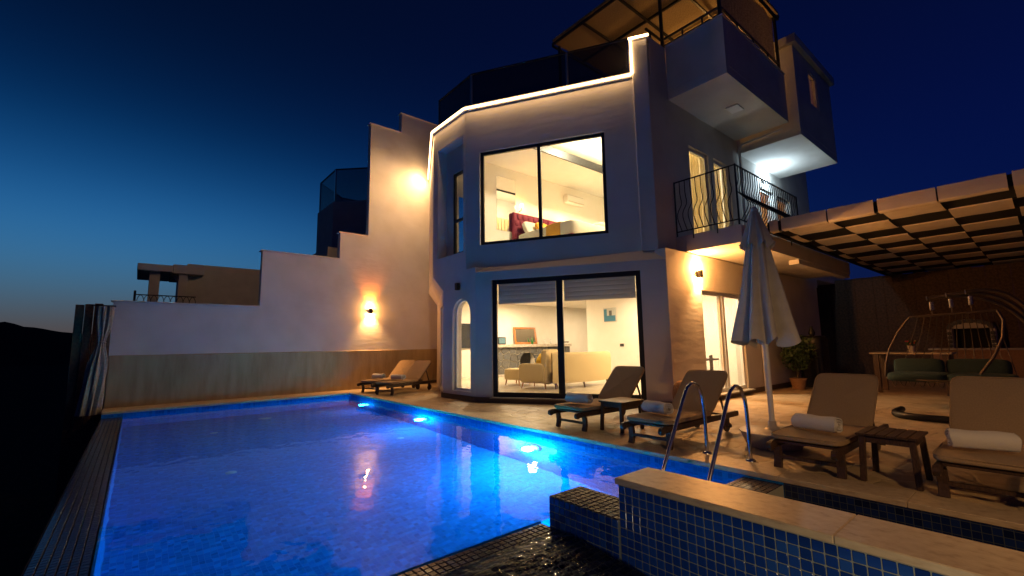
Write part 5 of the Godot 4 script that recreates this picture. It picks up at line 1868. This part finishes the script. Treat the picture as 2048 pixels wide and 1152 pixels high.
func make_patio() -> void:
	# dark plank fence closing the patio
	var f := thing("plank_fence", "tall dark stained plank fence behind the patio", "fence")
	var z := -7.2
	var k := 0
	while z < 5.0:
		var w: float = [0.30, 0.28, 0.32, 0.29][k % 4]
		var m := MB.new()
		m.box(Vector3(21.6 + 0.008 * (k % 3), 0.0, z), Vector3(21.66, 3.74 - 0.01 * (k % 2), z + w - 0.003), 0.003)
		obj("plank", m, M.fence_wood, f)
		z += w
		k += 1
	for y in [0.6, 3.2]:
		var m := MB.new()
		m.box(Vector3(21.661, y, -7.2), Vector3(21.72, y + 0.1, 5.0))
		obj("rail", m, M.fence_wood, f)
	# outdoor kitchen with a stone arched grill
	var o := thing("outdoor_kitchen", "stone barbecue with an arched opening and counter by the dark fence", "barbecue", Vector3(20.9, 0.001, -1.75))
	var bm := MB.new()
	bm.box(Vector3(0.0, 0.0, -0.95), Vector3(0.66, 0.95, 1.2), 0.01)
	obj("body", bm, M.clay, o)
	var ct := MB.new()
	ct.box(Vector3(-0.06, 0.952, -1.05), Vector3(0.67, 1.01, 1.3), 0.01)
	obj("counter", ct, M.concrete, o)
	var hood := MB.new()
	var ar := PackedVector2Array([Vector2(-0.56, 1.012), Vector2(-0.56, 1.62)])
	for i in range(1, 12):
		var a := PI - PI * i / 12.0
		ar.append(Vector2(0.56 * cos(a), 1.62 + 0.34 * sin(a)))
	ar.append_array([Vector2(0.56, 1.62), Vector2(0.56, 1.012), Vector2(0.44, 1.012), Vector2(0.44, 1.66), Vector2(-0.44, 1.66), Vector2(-0.44, 1.012)])
	hood.prism(ar, Vector3(0.05, 0, 0.02), Vector3.BACK, Vector3.UP, Vector3(0.6, 0, 0))
	obj("hood", hood, M.mortar, o)
	for i in 16:
		var a := PI - PI * (i + 0.5) / 16.0
		var st := MB.new()
		var c := Vector3(0.03, 1.66 + 0.24 * sin(a) , 0.02 + 0.50 * cos(a))
		st.pillow(c, Vector3(0.04, 0.055 + 0.012 * (i % 3), 0.05 + 0.012 * ((i + 1) % 2)), 0.5, Transform3D(), 8, 5)
		obj("stone", st, M["field_stone_%d" % (i % 4)], o)
	for s in [-1, 1]:
		for j in 4:
			var st := MB.new()
			st.pillow(Vector3(0.03, 1.09 + j * 0.135, 0.02 + 0.50 * s), Vector3(0.04, 0.06, 0.055), 0.5, Transform3D(), 8, 5)
			obj("stone", st, M["field_stone_%d" % (j % 4)], o)
	var fbx := MB.new()
	fbx.box(Vector3(0.60, 1.012, -0.42), Vector3(0.63, 1.66, 0.46))
	obj("firebox", fbx, M.soot, o)
	# tall table with flowers
	var tt := thing("bar_table", "tall pale topped table near the dark fence", "table", Vector3(15.1, 0.001, -2.35))
	var tp := MB.new()
	tp.box(Vector3(-0.42, 0.97, -0.78), Vector3(0.42, 1.01, 0.78), 0.008)
	obj("table_top", tp, M.table_top, tt)
	for s in [-1, 1]:
		for r in [-1, 1]:
			var l := MB.new()
			l.box(Vector3(0.34 * r - 0.05, 0, 0.66 * s - 0.06), Vector3(0.34 * r + 0.05, 0.97, 0.66 * s + 0.06), 0.006)
			obj("leg", l, M.dark_wood, tt)
	var fp := thing("flower_pot", "small pot of red and yellow flowers on the tall table", "flower pot", Vector3(14.95, 1.011, -2.32))
	var pot := MB.new()
	pot.lathe([Vector2(0.05, 0), Vector2(0.075, 0.15), Vector2(0.08, 0.17), Vector2(0.07, 0.165), Vector2(0, 0.15)], 14)
	obj("pot", pot, M.concrete, fp)
	obj("leaves", leaf_crown(Vector3(0, 0.22, 0), Vector3(0.10, 0.07, 0.10), 120, 0.06, 5), M.leaf, fp)
	for i in 9:
		var fl := MB.new()
		fl.pillow(Vector3(0.09 * sin(i * 2.4), 0.25 + 0.03 * cos(i * 1.7), 0.09 * cos(i * 2.4)), Vector3(0.02, 0.014, 0.02), 0.9, Transform3D(), 8, 5)
		obj("blossom", fl, M.flower_red if i % 3 else M.flower_yellow, fp)
	# hanging swing seat with three arched arms
	var s := thing("garden_swing", "bronze steel swing seat with green cushions hanging from three arched arms", "garden swing", Vector3(12.0, 0.001, -1.35))
	var ring := []
	var bc := Curve3D.new()
	var bk_ := [Vector3(-1.0, 0.06, -0.60), Vector3(-1.55, 0.06, -0.60), Vector3(-1.90, 0.06, -0.45), Vector3(-1.98, 0.06, 0.0), Vector3(-1.85, 0.06, 0.8), Vector3(-1.35, 0.06, 1.6), Vector3(-0.5, 0.06, 2.05), Vector3(0.4, 0.06, 2.05)]
	for i in bk_.size():
		var hh: Vector3 = (bk_[mini(i + 1, bk_.size() - 1)] - bk_[maxi(i - 1, 0)]) / 6.0
		bc.add_point(bk_[i], -hh, hh)
	for i in 41:
		ring.append(bc.sample_baked(bc.get_baked_length() * i / 40.0))
	var rm := MB.new()
	rm.tube(ring, 0.055, 10)
	obj("base_ring", rm, M.black_metal, s)
	var tips := [-0.18, 0.10, 0.37]
	for i in 3:
		var tip := Vector3(0.0, 2.14 + 0.035 * i, tips[i])
		var pts := []
		for j in 25:
			var u := j / 24.0
			var a := u * PI * 0.62
			pts.append(Vector3(tip.x + 0.25 * sin(a), tip.y + 0.10 * sin(u * PI * 0.9) - 2.15 * pow(u, 2.4), tip.z + (1.35 - tips[i]) * sin(u * PI / 2)))
		pts[24].y = 0.05
		var m := MB.new()
		m.tube(pts, 0.034, 10)
		obj("arm", m, M.bronze, s)
		var cp := MB.new()
		cp.tube([tip + Vector3(0, 0, -0.012), tip + Vector3(0, 0, 0.002)], 0.045, 12)
		obj("arm_cap", cp, M.steel, s)
		# coil spring
		var co := []
		for j in 70:
			var a := TAU * j / 7.0
			co.append(Vector3(0.032 * cos(a), tip.y - 0.08 - 0.16 * j / 69.0, tips[i] + 0.05 + 0.032 * sin(a)))
		var sp := MB.new()
		sp.tube(co, 0.009, 5)
		obj("spring", sp, M.chrome, s)
		var hk := MB.new()
		hk.tube([tip + Vector3(0, -0.02, 0.03), Vector3(0, tip.y - 0.09, tips[i] + 0.05)], 0.008, 6)
		obj("hook", hk, M.bronze, s)
		hk = MB.new()
		hk.tube([Vector3(0, tip.y - 0.23, tips[i] + 0.05), Vector3(0, lerpf(1.79, 1.84, 0.5), tips[i] + 0.05)], 0.008, 6)
		obj("hook", hk, M.bronze, s)
	var tb := MB.new()
	tb.tube([Vector3(0, 1.78, -0.48), Vector3(0, 1.84, 0.74)], 0.02, 8)
	obj("top_bar", tb, M.bronze, s)
	var lf := MB.new()
	lf.tube([Vector3(0, 1.78, -0.48), Vector3(-0.02, 1.5, -0.68), Vector3(-0.05, 1.15, -0.85), Vector3(-0.08, 0.85, -0.93), Vector3(-0.10, 0.60, -0.95)], 0.018, 8)
	obj("side_frame", lf, M.bronze, s)
	var rf := MB.new()
	rf.tube([Vector3(0, 1.84, 0.74), Vector3(-0.02, 1.66, 0.80), Vector3(-0.06, 1.35, 0.76), Vector3(-0.12, 1.0, 0.62), Vector3(-0.2, 0.68, 0.42)], 0.024, 8)
	obj("side_frame", rf, M.bronze, s)
	var sr := []
	for i in 32:
		var a := TAU * i / 32.0
		sr.append(Vector3(0.10 + 0.55 * cos(a), 0.56, 0.0 + 0.97 * sin(a)))
	var srm := MB.new()
	srm.tube(sr, 0.017, 8, true)
	obj("seat_ring", srm, M.bronze, s)
	for i in 13:
		var zz := -0.85 + i * 0.142
		var xx := 0.55 * sqrt(maxf(0.0, 1.0 - pow(zz / 0.97, 2.0)))
		var rb := MB.new()
		var pts := []
		for j in 13:
			var u := j / 12.0
			pts.append(Vector3(0.10 + xx + 0.22 * sin(u * PI), lerpf(0.56, 1.81, u) , lerpf(zz, 0.13 + zz * 0.62, u)))
		rb.tube(pts, 0.008, 5)
		obj("back_rib", rb, M.bronze, s)
		var un := MB.new()
		var p2 := []
		for j in 9:
			var u := j / 8.0
			p2.append(Vector3(0.10 + lerpf(-xx, xx, u), 0.56 - 0.17 * sin(u * PI), zz))
		un.tube(p2, 0.007, 5)
		obj("seat_rib", un, M.bronze, s)
	var q := 0
	for c in [[Vector3(0.05, 0.60, -0.45), Vector3(0.46, 0.09, 0.46), Basis()], [Vector3(0.05, 0.60, 0.42), Vector3(0.46, 0.09, 0.46), Basis()], [Vector3(0.45, 0.78, -0.5), Vector3(0.11, 0.16, 0.40), Basis(Vector3.BACK, -0.2)], [Vector3(0.50, 0.78, 0.35), Vector3(0.11, 0.16, 0.45), Basis(Vector3.BACK, -0.2)]]:
		var m := MB.new()
		m.pillow(Vector3.ZERO, c[1], 0.4)
		var cu := obj("swing_cushion", m, M.green_cloth)
		cu.transform = Transform3D(c[2], Vector3(12.0, 0, -1.35) + c[0])
		tag(cu, ["dark green seat cushion at the left end of the swing seat", "dark green seat cushion at the right end of the swing seat", "dark green back cushion at the left of the swing seat", "dark green back cushion at the right of the swing seat"][q], "cushion", "green cushions on the swing seat")
		q += 1
	# bush in a clay pot against the wall
	var pl := thing("potted_bush", "dark rounded bush in a clay pot against the patio wall", "potted plant", Vector3(14.35, 0.001, -4.72))
	var pp := MB.new()
	pp.lathe([Vector2(0.15, 0), Vector2(0.20, 0.26), Vector2(0.22, 0.30), Vector2(0.19, 0.30), Vector2(0, 0.27)], 18)
	obj("pot", pp, M.clay, pl)
	var st := MB.new()
	st.tube([Vector3(0, 0.27, 0), Vector3(0.02, 0.55, 0.02), Vector3(-0.04, 0.95, 0)], 0.03, 7, false, 0.012)
	st.tube([Vector3(0.02, 0.5, 0.02), Vector3(0.2, 0.85, 0.1), Vector3(0.3, 1.1, 0.15)], 0.018, 6, false, 0.008)
	st.tube([Vector3(0.02, 0.45, 0.02), Vector3(-0.25, 0.8, -0.05), Vector3(-0.36, 1.05, 0.0)], 0.018, 6, false, 0.008)
	obj("trunk", st, M.bark, pl)
	obj("crown", leaf_crown(Vector3(0.0, 1.02, 0.05), Vector3(0.56, 0.52, 0.42), 2600, 0.10, 8), M.leaf, pl)
	# covered grill beside it
	var cg := thing("covered_grill", "barbecue under a black draped cover beside the potted bush", "grill cover", Vector3(15.55, 0.001, -4.62))
	var cm := MB.new()
	cm.surf(func(u: float, v: float) -> Vector3:
		var a := u * TAU
		var r := 0.40 * (1.0 + 0.05 * cos(9.0 * a + v * 2.0) * (1.0 - v)) * (1.0 if v < 0.86 else sqrt(maxf(0.0, 1.0 - pow((v - 0.86) / 0.14, 2.0))))
		var pw := func(x: float) -> float: return signf(x) * pow(absf(x), 0.55)
		return Vector3(pw.call(cos(a)) * r * 1.05, 1.48 * minf(1.0, v / 0.93), -pw.call(sin(a)) * r * 0.8), 48, 16)
	obj("cover", cm, M.black_cover, cg)
	var jg := MB.new()
	jg.lathe([Vector2(0.06, 0), Vector2(0.09, 0.08), Vector2(0.06, 0.18), Vector2(0.03, 0.24), Vector2(0.04, 0.28), Vector2(0, 0.27)], 14)
	var jo := obj("jug", jg, M.black_cover)
	jo.position = Vector3(15.5, 1.482, -4.62)
	tag(jo, "small dark jug standing on the covered grill", "jug")
	# brick edge at the wall end
	var bk := thing("brick_pier", "low pier of worn red bricks at the end of the patio wall", "pier", Vector3(16.6, 0.001, -5.05))
	var core := MB.new()
	core.box(Vector3(-0.11, 0, -0.11), Vector3(0.11, 1.5, 0.11))
	obj("core", core, M.mortar, bk)
	for i in 18:
		for j in 2:
			var b := MB.new()
			var h0 := i * 0.083
			if i % 2:
				b.box(Vector3(-0.125, h0 + 0.004, -0.125 + j * 0.126), Vector3(0.125, h0 + 0.074, -0.005 + j * 0.126), 0.005)
			else:
				b.box(Vector3(-0.125 + j * 0.126, h0 + 0.004, -0.125), Vector3(-0.005 + j * 0.126, h0 + 0.074, 0.125), 0.005)
			obj("brick", b, M.brick, bk)
	# coil of hose at the corner of the house
	var h := thing("hose_coil", "coiled brown garden hose leaning against the villa corner behind the first lounger", "hose", Vector3(8.62, 0.001, -4.98))
	for i in 4:
		var pts := []
		for j in 32:
			var a := TAU * j / 32.0
			pts.append(Vector3(0.27 * cos(a) + 0.01 * i, 0.29 + 0.27 * sin(a), 0.02 * i - 0.03 + 0.01 * sin(a * 2.0 + i)))
		var m := MB.new()
		m.tube(pts, 0.013, 7, true)
		obj("loop", m, M.clay, h)

func make_neighbours() -> void:
	var n := thing("neighbour_pergola", "black silhouette of a neighbour's flat roofed pergola behind the low wall", "building", Vector3(0, 0, -18.0))
	var roof := MB.new()
	roof.box(Vector3(-0.14, 3.86, -2.6), Vector3(0.75, 4.08, 0.0), 0.02)
	roof.box(Vector3(0.75, 3.84, -2.6), Vector3(1.6, 4.14, -0.1), 0.02)
	obj("roof", roof, M.house_wall, n)
	var bl := MB.new()
	bl.box(Vector3(1.15, -3.2, -6.0), Vector3(6.0, 4.24, -0.4))
	obj("wall", bl, M.house_wall, n)
	var br := MB.new()
	br.prism(PackedVector2Array([Vector2(0.70, 3.86), Vector2(1.16, 3.3), Vector2(1.16, 3.86)]), Vector3(0, 0, -0.45), Vector3.RIGHT, Vector3.UP, Vector3(0, 0, -0.2))
	obj("brace", br, M.house_wall, n)
	for x in [[0.17, 0.44], [0.92, 1.16]]:
		var p := MB.new()
		p.box(Vector3(x[0], -3.2, -0.45), Vector3(x[1], 3.858, -0.18), 0.01)
		obj("column", p, M.house_wall, n)
	var r := thing("neighbour_railing", "black scrollwork railing beneath the neighbour's pergola", "railing", Vector3(0, 0, -17.95))
	for y in [3.08, 2.35]:
		var m := MB.new()
		m.bar(Vector3(-0.15, y, 0), Vector3(1.4, y, 0), 0.03, 0.03)
		obj("rail", m, M.black_metal, r)
	var po := MB.new()
	po.box(Vector3(-0.17, -3.2, -0.03), Vector3(-0.11, 3.2, 0.03))
	obj("post", po, M.black_metal, r)
	for i in 9:
		var m := MB.new()
		var pts := []
		for j in 20:
			var a := TAU * j / 20.0
			pts.append(Vector3(0.0 + i * 0.165 + 0.10 * cos(a), 2.72 + 0.35 * sin(a), 0))
		m.tube(pts, 0.010, 5, true)
		obj("scroll", m, M.black_metal, r)
	var tw := thing("neighbour_tower", "dark rounded neighbour house with glass roof balustrade behind the stepped wall", "building", Vector3(8.4, 0, -19.5))
	var w := MB.new()
	var prof := []
	var poly := PackedVector2Array()
	for i in 8:
		var a := TAU * (i + 0.5) / 8.0
		poly.append(Vector2(2.75 * cos(a), 2.75 * sin(a)))
	w.prism(poly, Vector3(0, 7.35, 0), Vector3.RIGHT, Vector3.BACK, Vector3(0, -10.5, 0))
	obj("wall", w, M.house_wall, tw)
	for i in 8:
		var a := poly[i] * 0.97
		var b := poly[(i + 1) % 8] * 0.97
		var p := MB.new()
		p.bar(Vector3(a.x, 8.05, a.y), Vector3(b.x, 8.05, b.y), 0.012, 1.38)
		obj("pane", p, M.dusk_glass, tw)
		var rl := MB.new()
		rl.bar(Vector3(a.x, 8.76, a.y), Vector3(b.x, 8.76, b.y), 0.05, 0.04)
		obj("rail", rl, M.black_metal, tw)
		var ps := MB.new()
		ps.box(Vector3(a.x - 0.03, 7.352, a.y - 0.03), Vector3(a.x + 0.03, 8.74, a.y + 0.03))
		obj("post", ps, M.steel, tw)
	var nb := MB.new()
	nb.box(Vector3(-3.3, -3.2, -2.0), Vector3(-2.4, 5.0, 3.0))
	obj("annex", nb, M.house_wall, tw)
	# dark screen and tied cloth at the low end of the wall
	var sc := thing("board_screen", "dark board screen at the low left end of the garden wall", "screen")
	for i in 4:
		var m := MB.new()
		m.box(Vector3(-1.16 + i * 0.165, -3.2, -14.70 + 0.01 * (i % 2)), Vector3(-1.005 + i * 0.165, 2.46 + 0.02 * (i % 3), -14.64 + 0.01 * (i % 2)), 0.004)
		obj("board", m, M.fence_wood, sc)
	var cu := thing("tied_curtain", "tied off white curtain hanging at the left end of the garden wall", "curtain", Vector3(-0.62, -0.10, -14.42))
	var cm := MB.new()
	cm.surf(func(u: float, v: float) -> Vector3:
		var a := u * TAU
		var y := 2.52 * v
		var pinch := exp(-pow((v - 0.66) / 0.13, 2.0))
		var rad := lerpf(0.13 + 0.05 * (1.0 - v), 0.06, pinch)
		var fold := 1.0 + 0.22 * cos(9.0 * a + v * 3.0) + 0.10 * cos(14.0 * a - v * 5.0)
		return Vector3(cos(a) * rad * fold - 0.14 * (1.0 - v) * (1.0 - v), y, -sin(a) * rad * fold * 0.7), 96, 30)
	obj("cloth", cm, M.rope_cloth, cu)
	var tie := MB.new()
	var tp := []
	for j in 20:
		var a := TAU * j / 20.0
		tp.append(Vector3(0.075 * cos(a) - 0.016, 1.66 + 0.01 * sin(a), 0.06 * sin(a)))
	tie.tube(tp, 0.014, 6, true)
	obj("tie", tie, M.rope_cloth, cu)
	var rod := MB.new()
	rod.tube([Vector3(-0.25, 2.535, 0), Vector3(0.18, 2.535, 0)], 0.018, 8)
	rod.tube([Vector3(0.17, 2.535, 0), Vector3(0.17, 2.535, -0.26)], 0.014, 8)
	obj("rod", rod, M.black_metal, cu)

func make_foreground() -> void:
	# water running off the spill rim over the sloping tiles
	var c := MB.new()
	c.box(Vector3(-0.49, -3.2, -1.47), Vector3(2.70, -0.30, 2.6))
	struct("catch_channel", c, M.jacuzzi_mosaic)
	var nz := FastNoiseLite.new()
	nz.seed = 12
	nz.frequency = 1.0
	nz.fractal_octaves = 3
	var w := MB.new()
	w.surf(func(u: float, v: float) -> Vector3:
		var x := lerpf(-0.49, 2.699, u)
		var z := lerpf(-1.30, -2.70, v)
		var k := smoothstep(-2.72, -2.40, z)
		var n := smoothstep(0.9, 2.2, x + (z + 2.4) * 0.8)
		var q := x * 0.8 + z * 0.6
		var d := (1.0 - absf(nz.get_noise_2d(q * 3.2, (z - x * 0.35) * 7.0)) * 2.2) * 0.016 + nz.get_noise_2d(x * 13.0 + 9.0, z * 21.0) * 0.0090 + nz.get_noise_2d(x * 34.0, z * 40.0) * 0.0030
		return Vector3(x, -0.118 - maxf(0.0, z + 2.56) * 0.10 + k * 0.006 + d * lerpf(0.12, 1.0, k * n), z), 320, 200)
	struct("channel_water", w, M.still_water)
	# unseen low spike lamp, placed below the view to light the tiles
	var gl := thing("unseen_spike_lamp", "unseen low spike lamp below the view, placed to light the blue tiled wall", "lamp", Vector3(1.15, -0.30, 0.0))
	var gp := MB.new()
	gp.tube([Vector3(0, 0, 0), Vector3(0, 0.42, 0)], 0.014, 8)
	obj("spike", gp, M.black_metal, gl)
	var aim := Vector3(1.0, 0.0, -0.62).normalized()
	var gh := MB.new()
	gh.tube([Vector3(0, 0.46, 0) - aim * 0.07, Vector3(0, 0.46, 0) + aim * 0.02], 0.05, 14)
	obj("housing", gh, M.black_metal, gl)
	var gg := MB.new()
	gg.tube([Vector3(0, 0.46, 0) + aim * 0.021, Vector3(0, 0.46, 0) + aim * 0.026], 0.045, 14)
	obj("lens", gg, M.unseen_lamp_glow, gl)
	spot("unseen_spike_light", Vector3(0, 0.46, 0) + aim * 0.04, aim + Vector3(0, -0.05, 0), Color(1.0, 0.92, 0.74), 0.8, 70.0, 0.8, 0.05, gl)
	# unseen lantern behind the viewer, placed to light the spa wall and the loungers' fronts
	var pl := thing("unseen_post_lantern", "unseen warm lantern behind the viewer, placed to light the spa wall and loungers", "lamp", Vector3(1.7, -0.30, 2.3))
	var pp := MB.new()
	pp.lathe([Vector2(0.10, 0.0), Vector2(0.10, 0.03), Vector2(0.035, 0.08), Vector2(0.028, 3.20), Vector2(0.06, 3.22), Vector2(0.0, 3.22)], 12)
	obj("post", pp, M.black_metal, pl)
	var pg := MB.new()
	pg.lathe([Vector2(0.0, 3.222), Vector2(0.09, 3.25), Vector2(0.13, 3.36), Vector2(0.10, 3.47), Vector2(0.0, 3.50)], 16)
	obj("globe", pg, M.unseen_lamp_glow, pl)
	var hd := MB.new()
	hd.lathe([Vector2(0.30, 3.46), Vector2(0.24, 3.56), Vector2(0.06, 3.66), Vector2(0.0, 3.67)], 18)
	obj("hood", hd, M.black_metal, pl)
	spot("unseen_lantern_light", Vector3(0, 3.18, -0.14), Vector3(3.6, -3.06, -2.9), Color(1.0, 0.78, 0.50), 9.5, 38.0, 1.0, 0.11, pl)
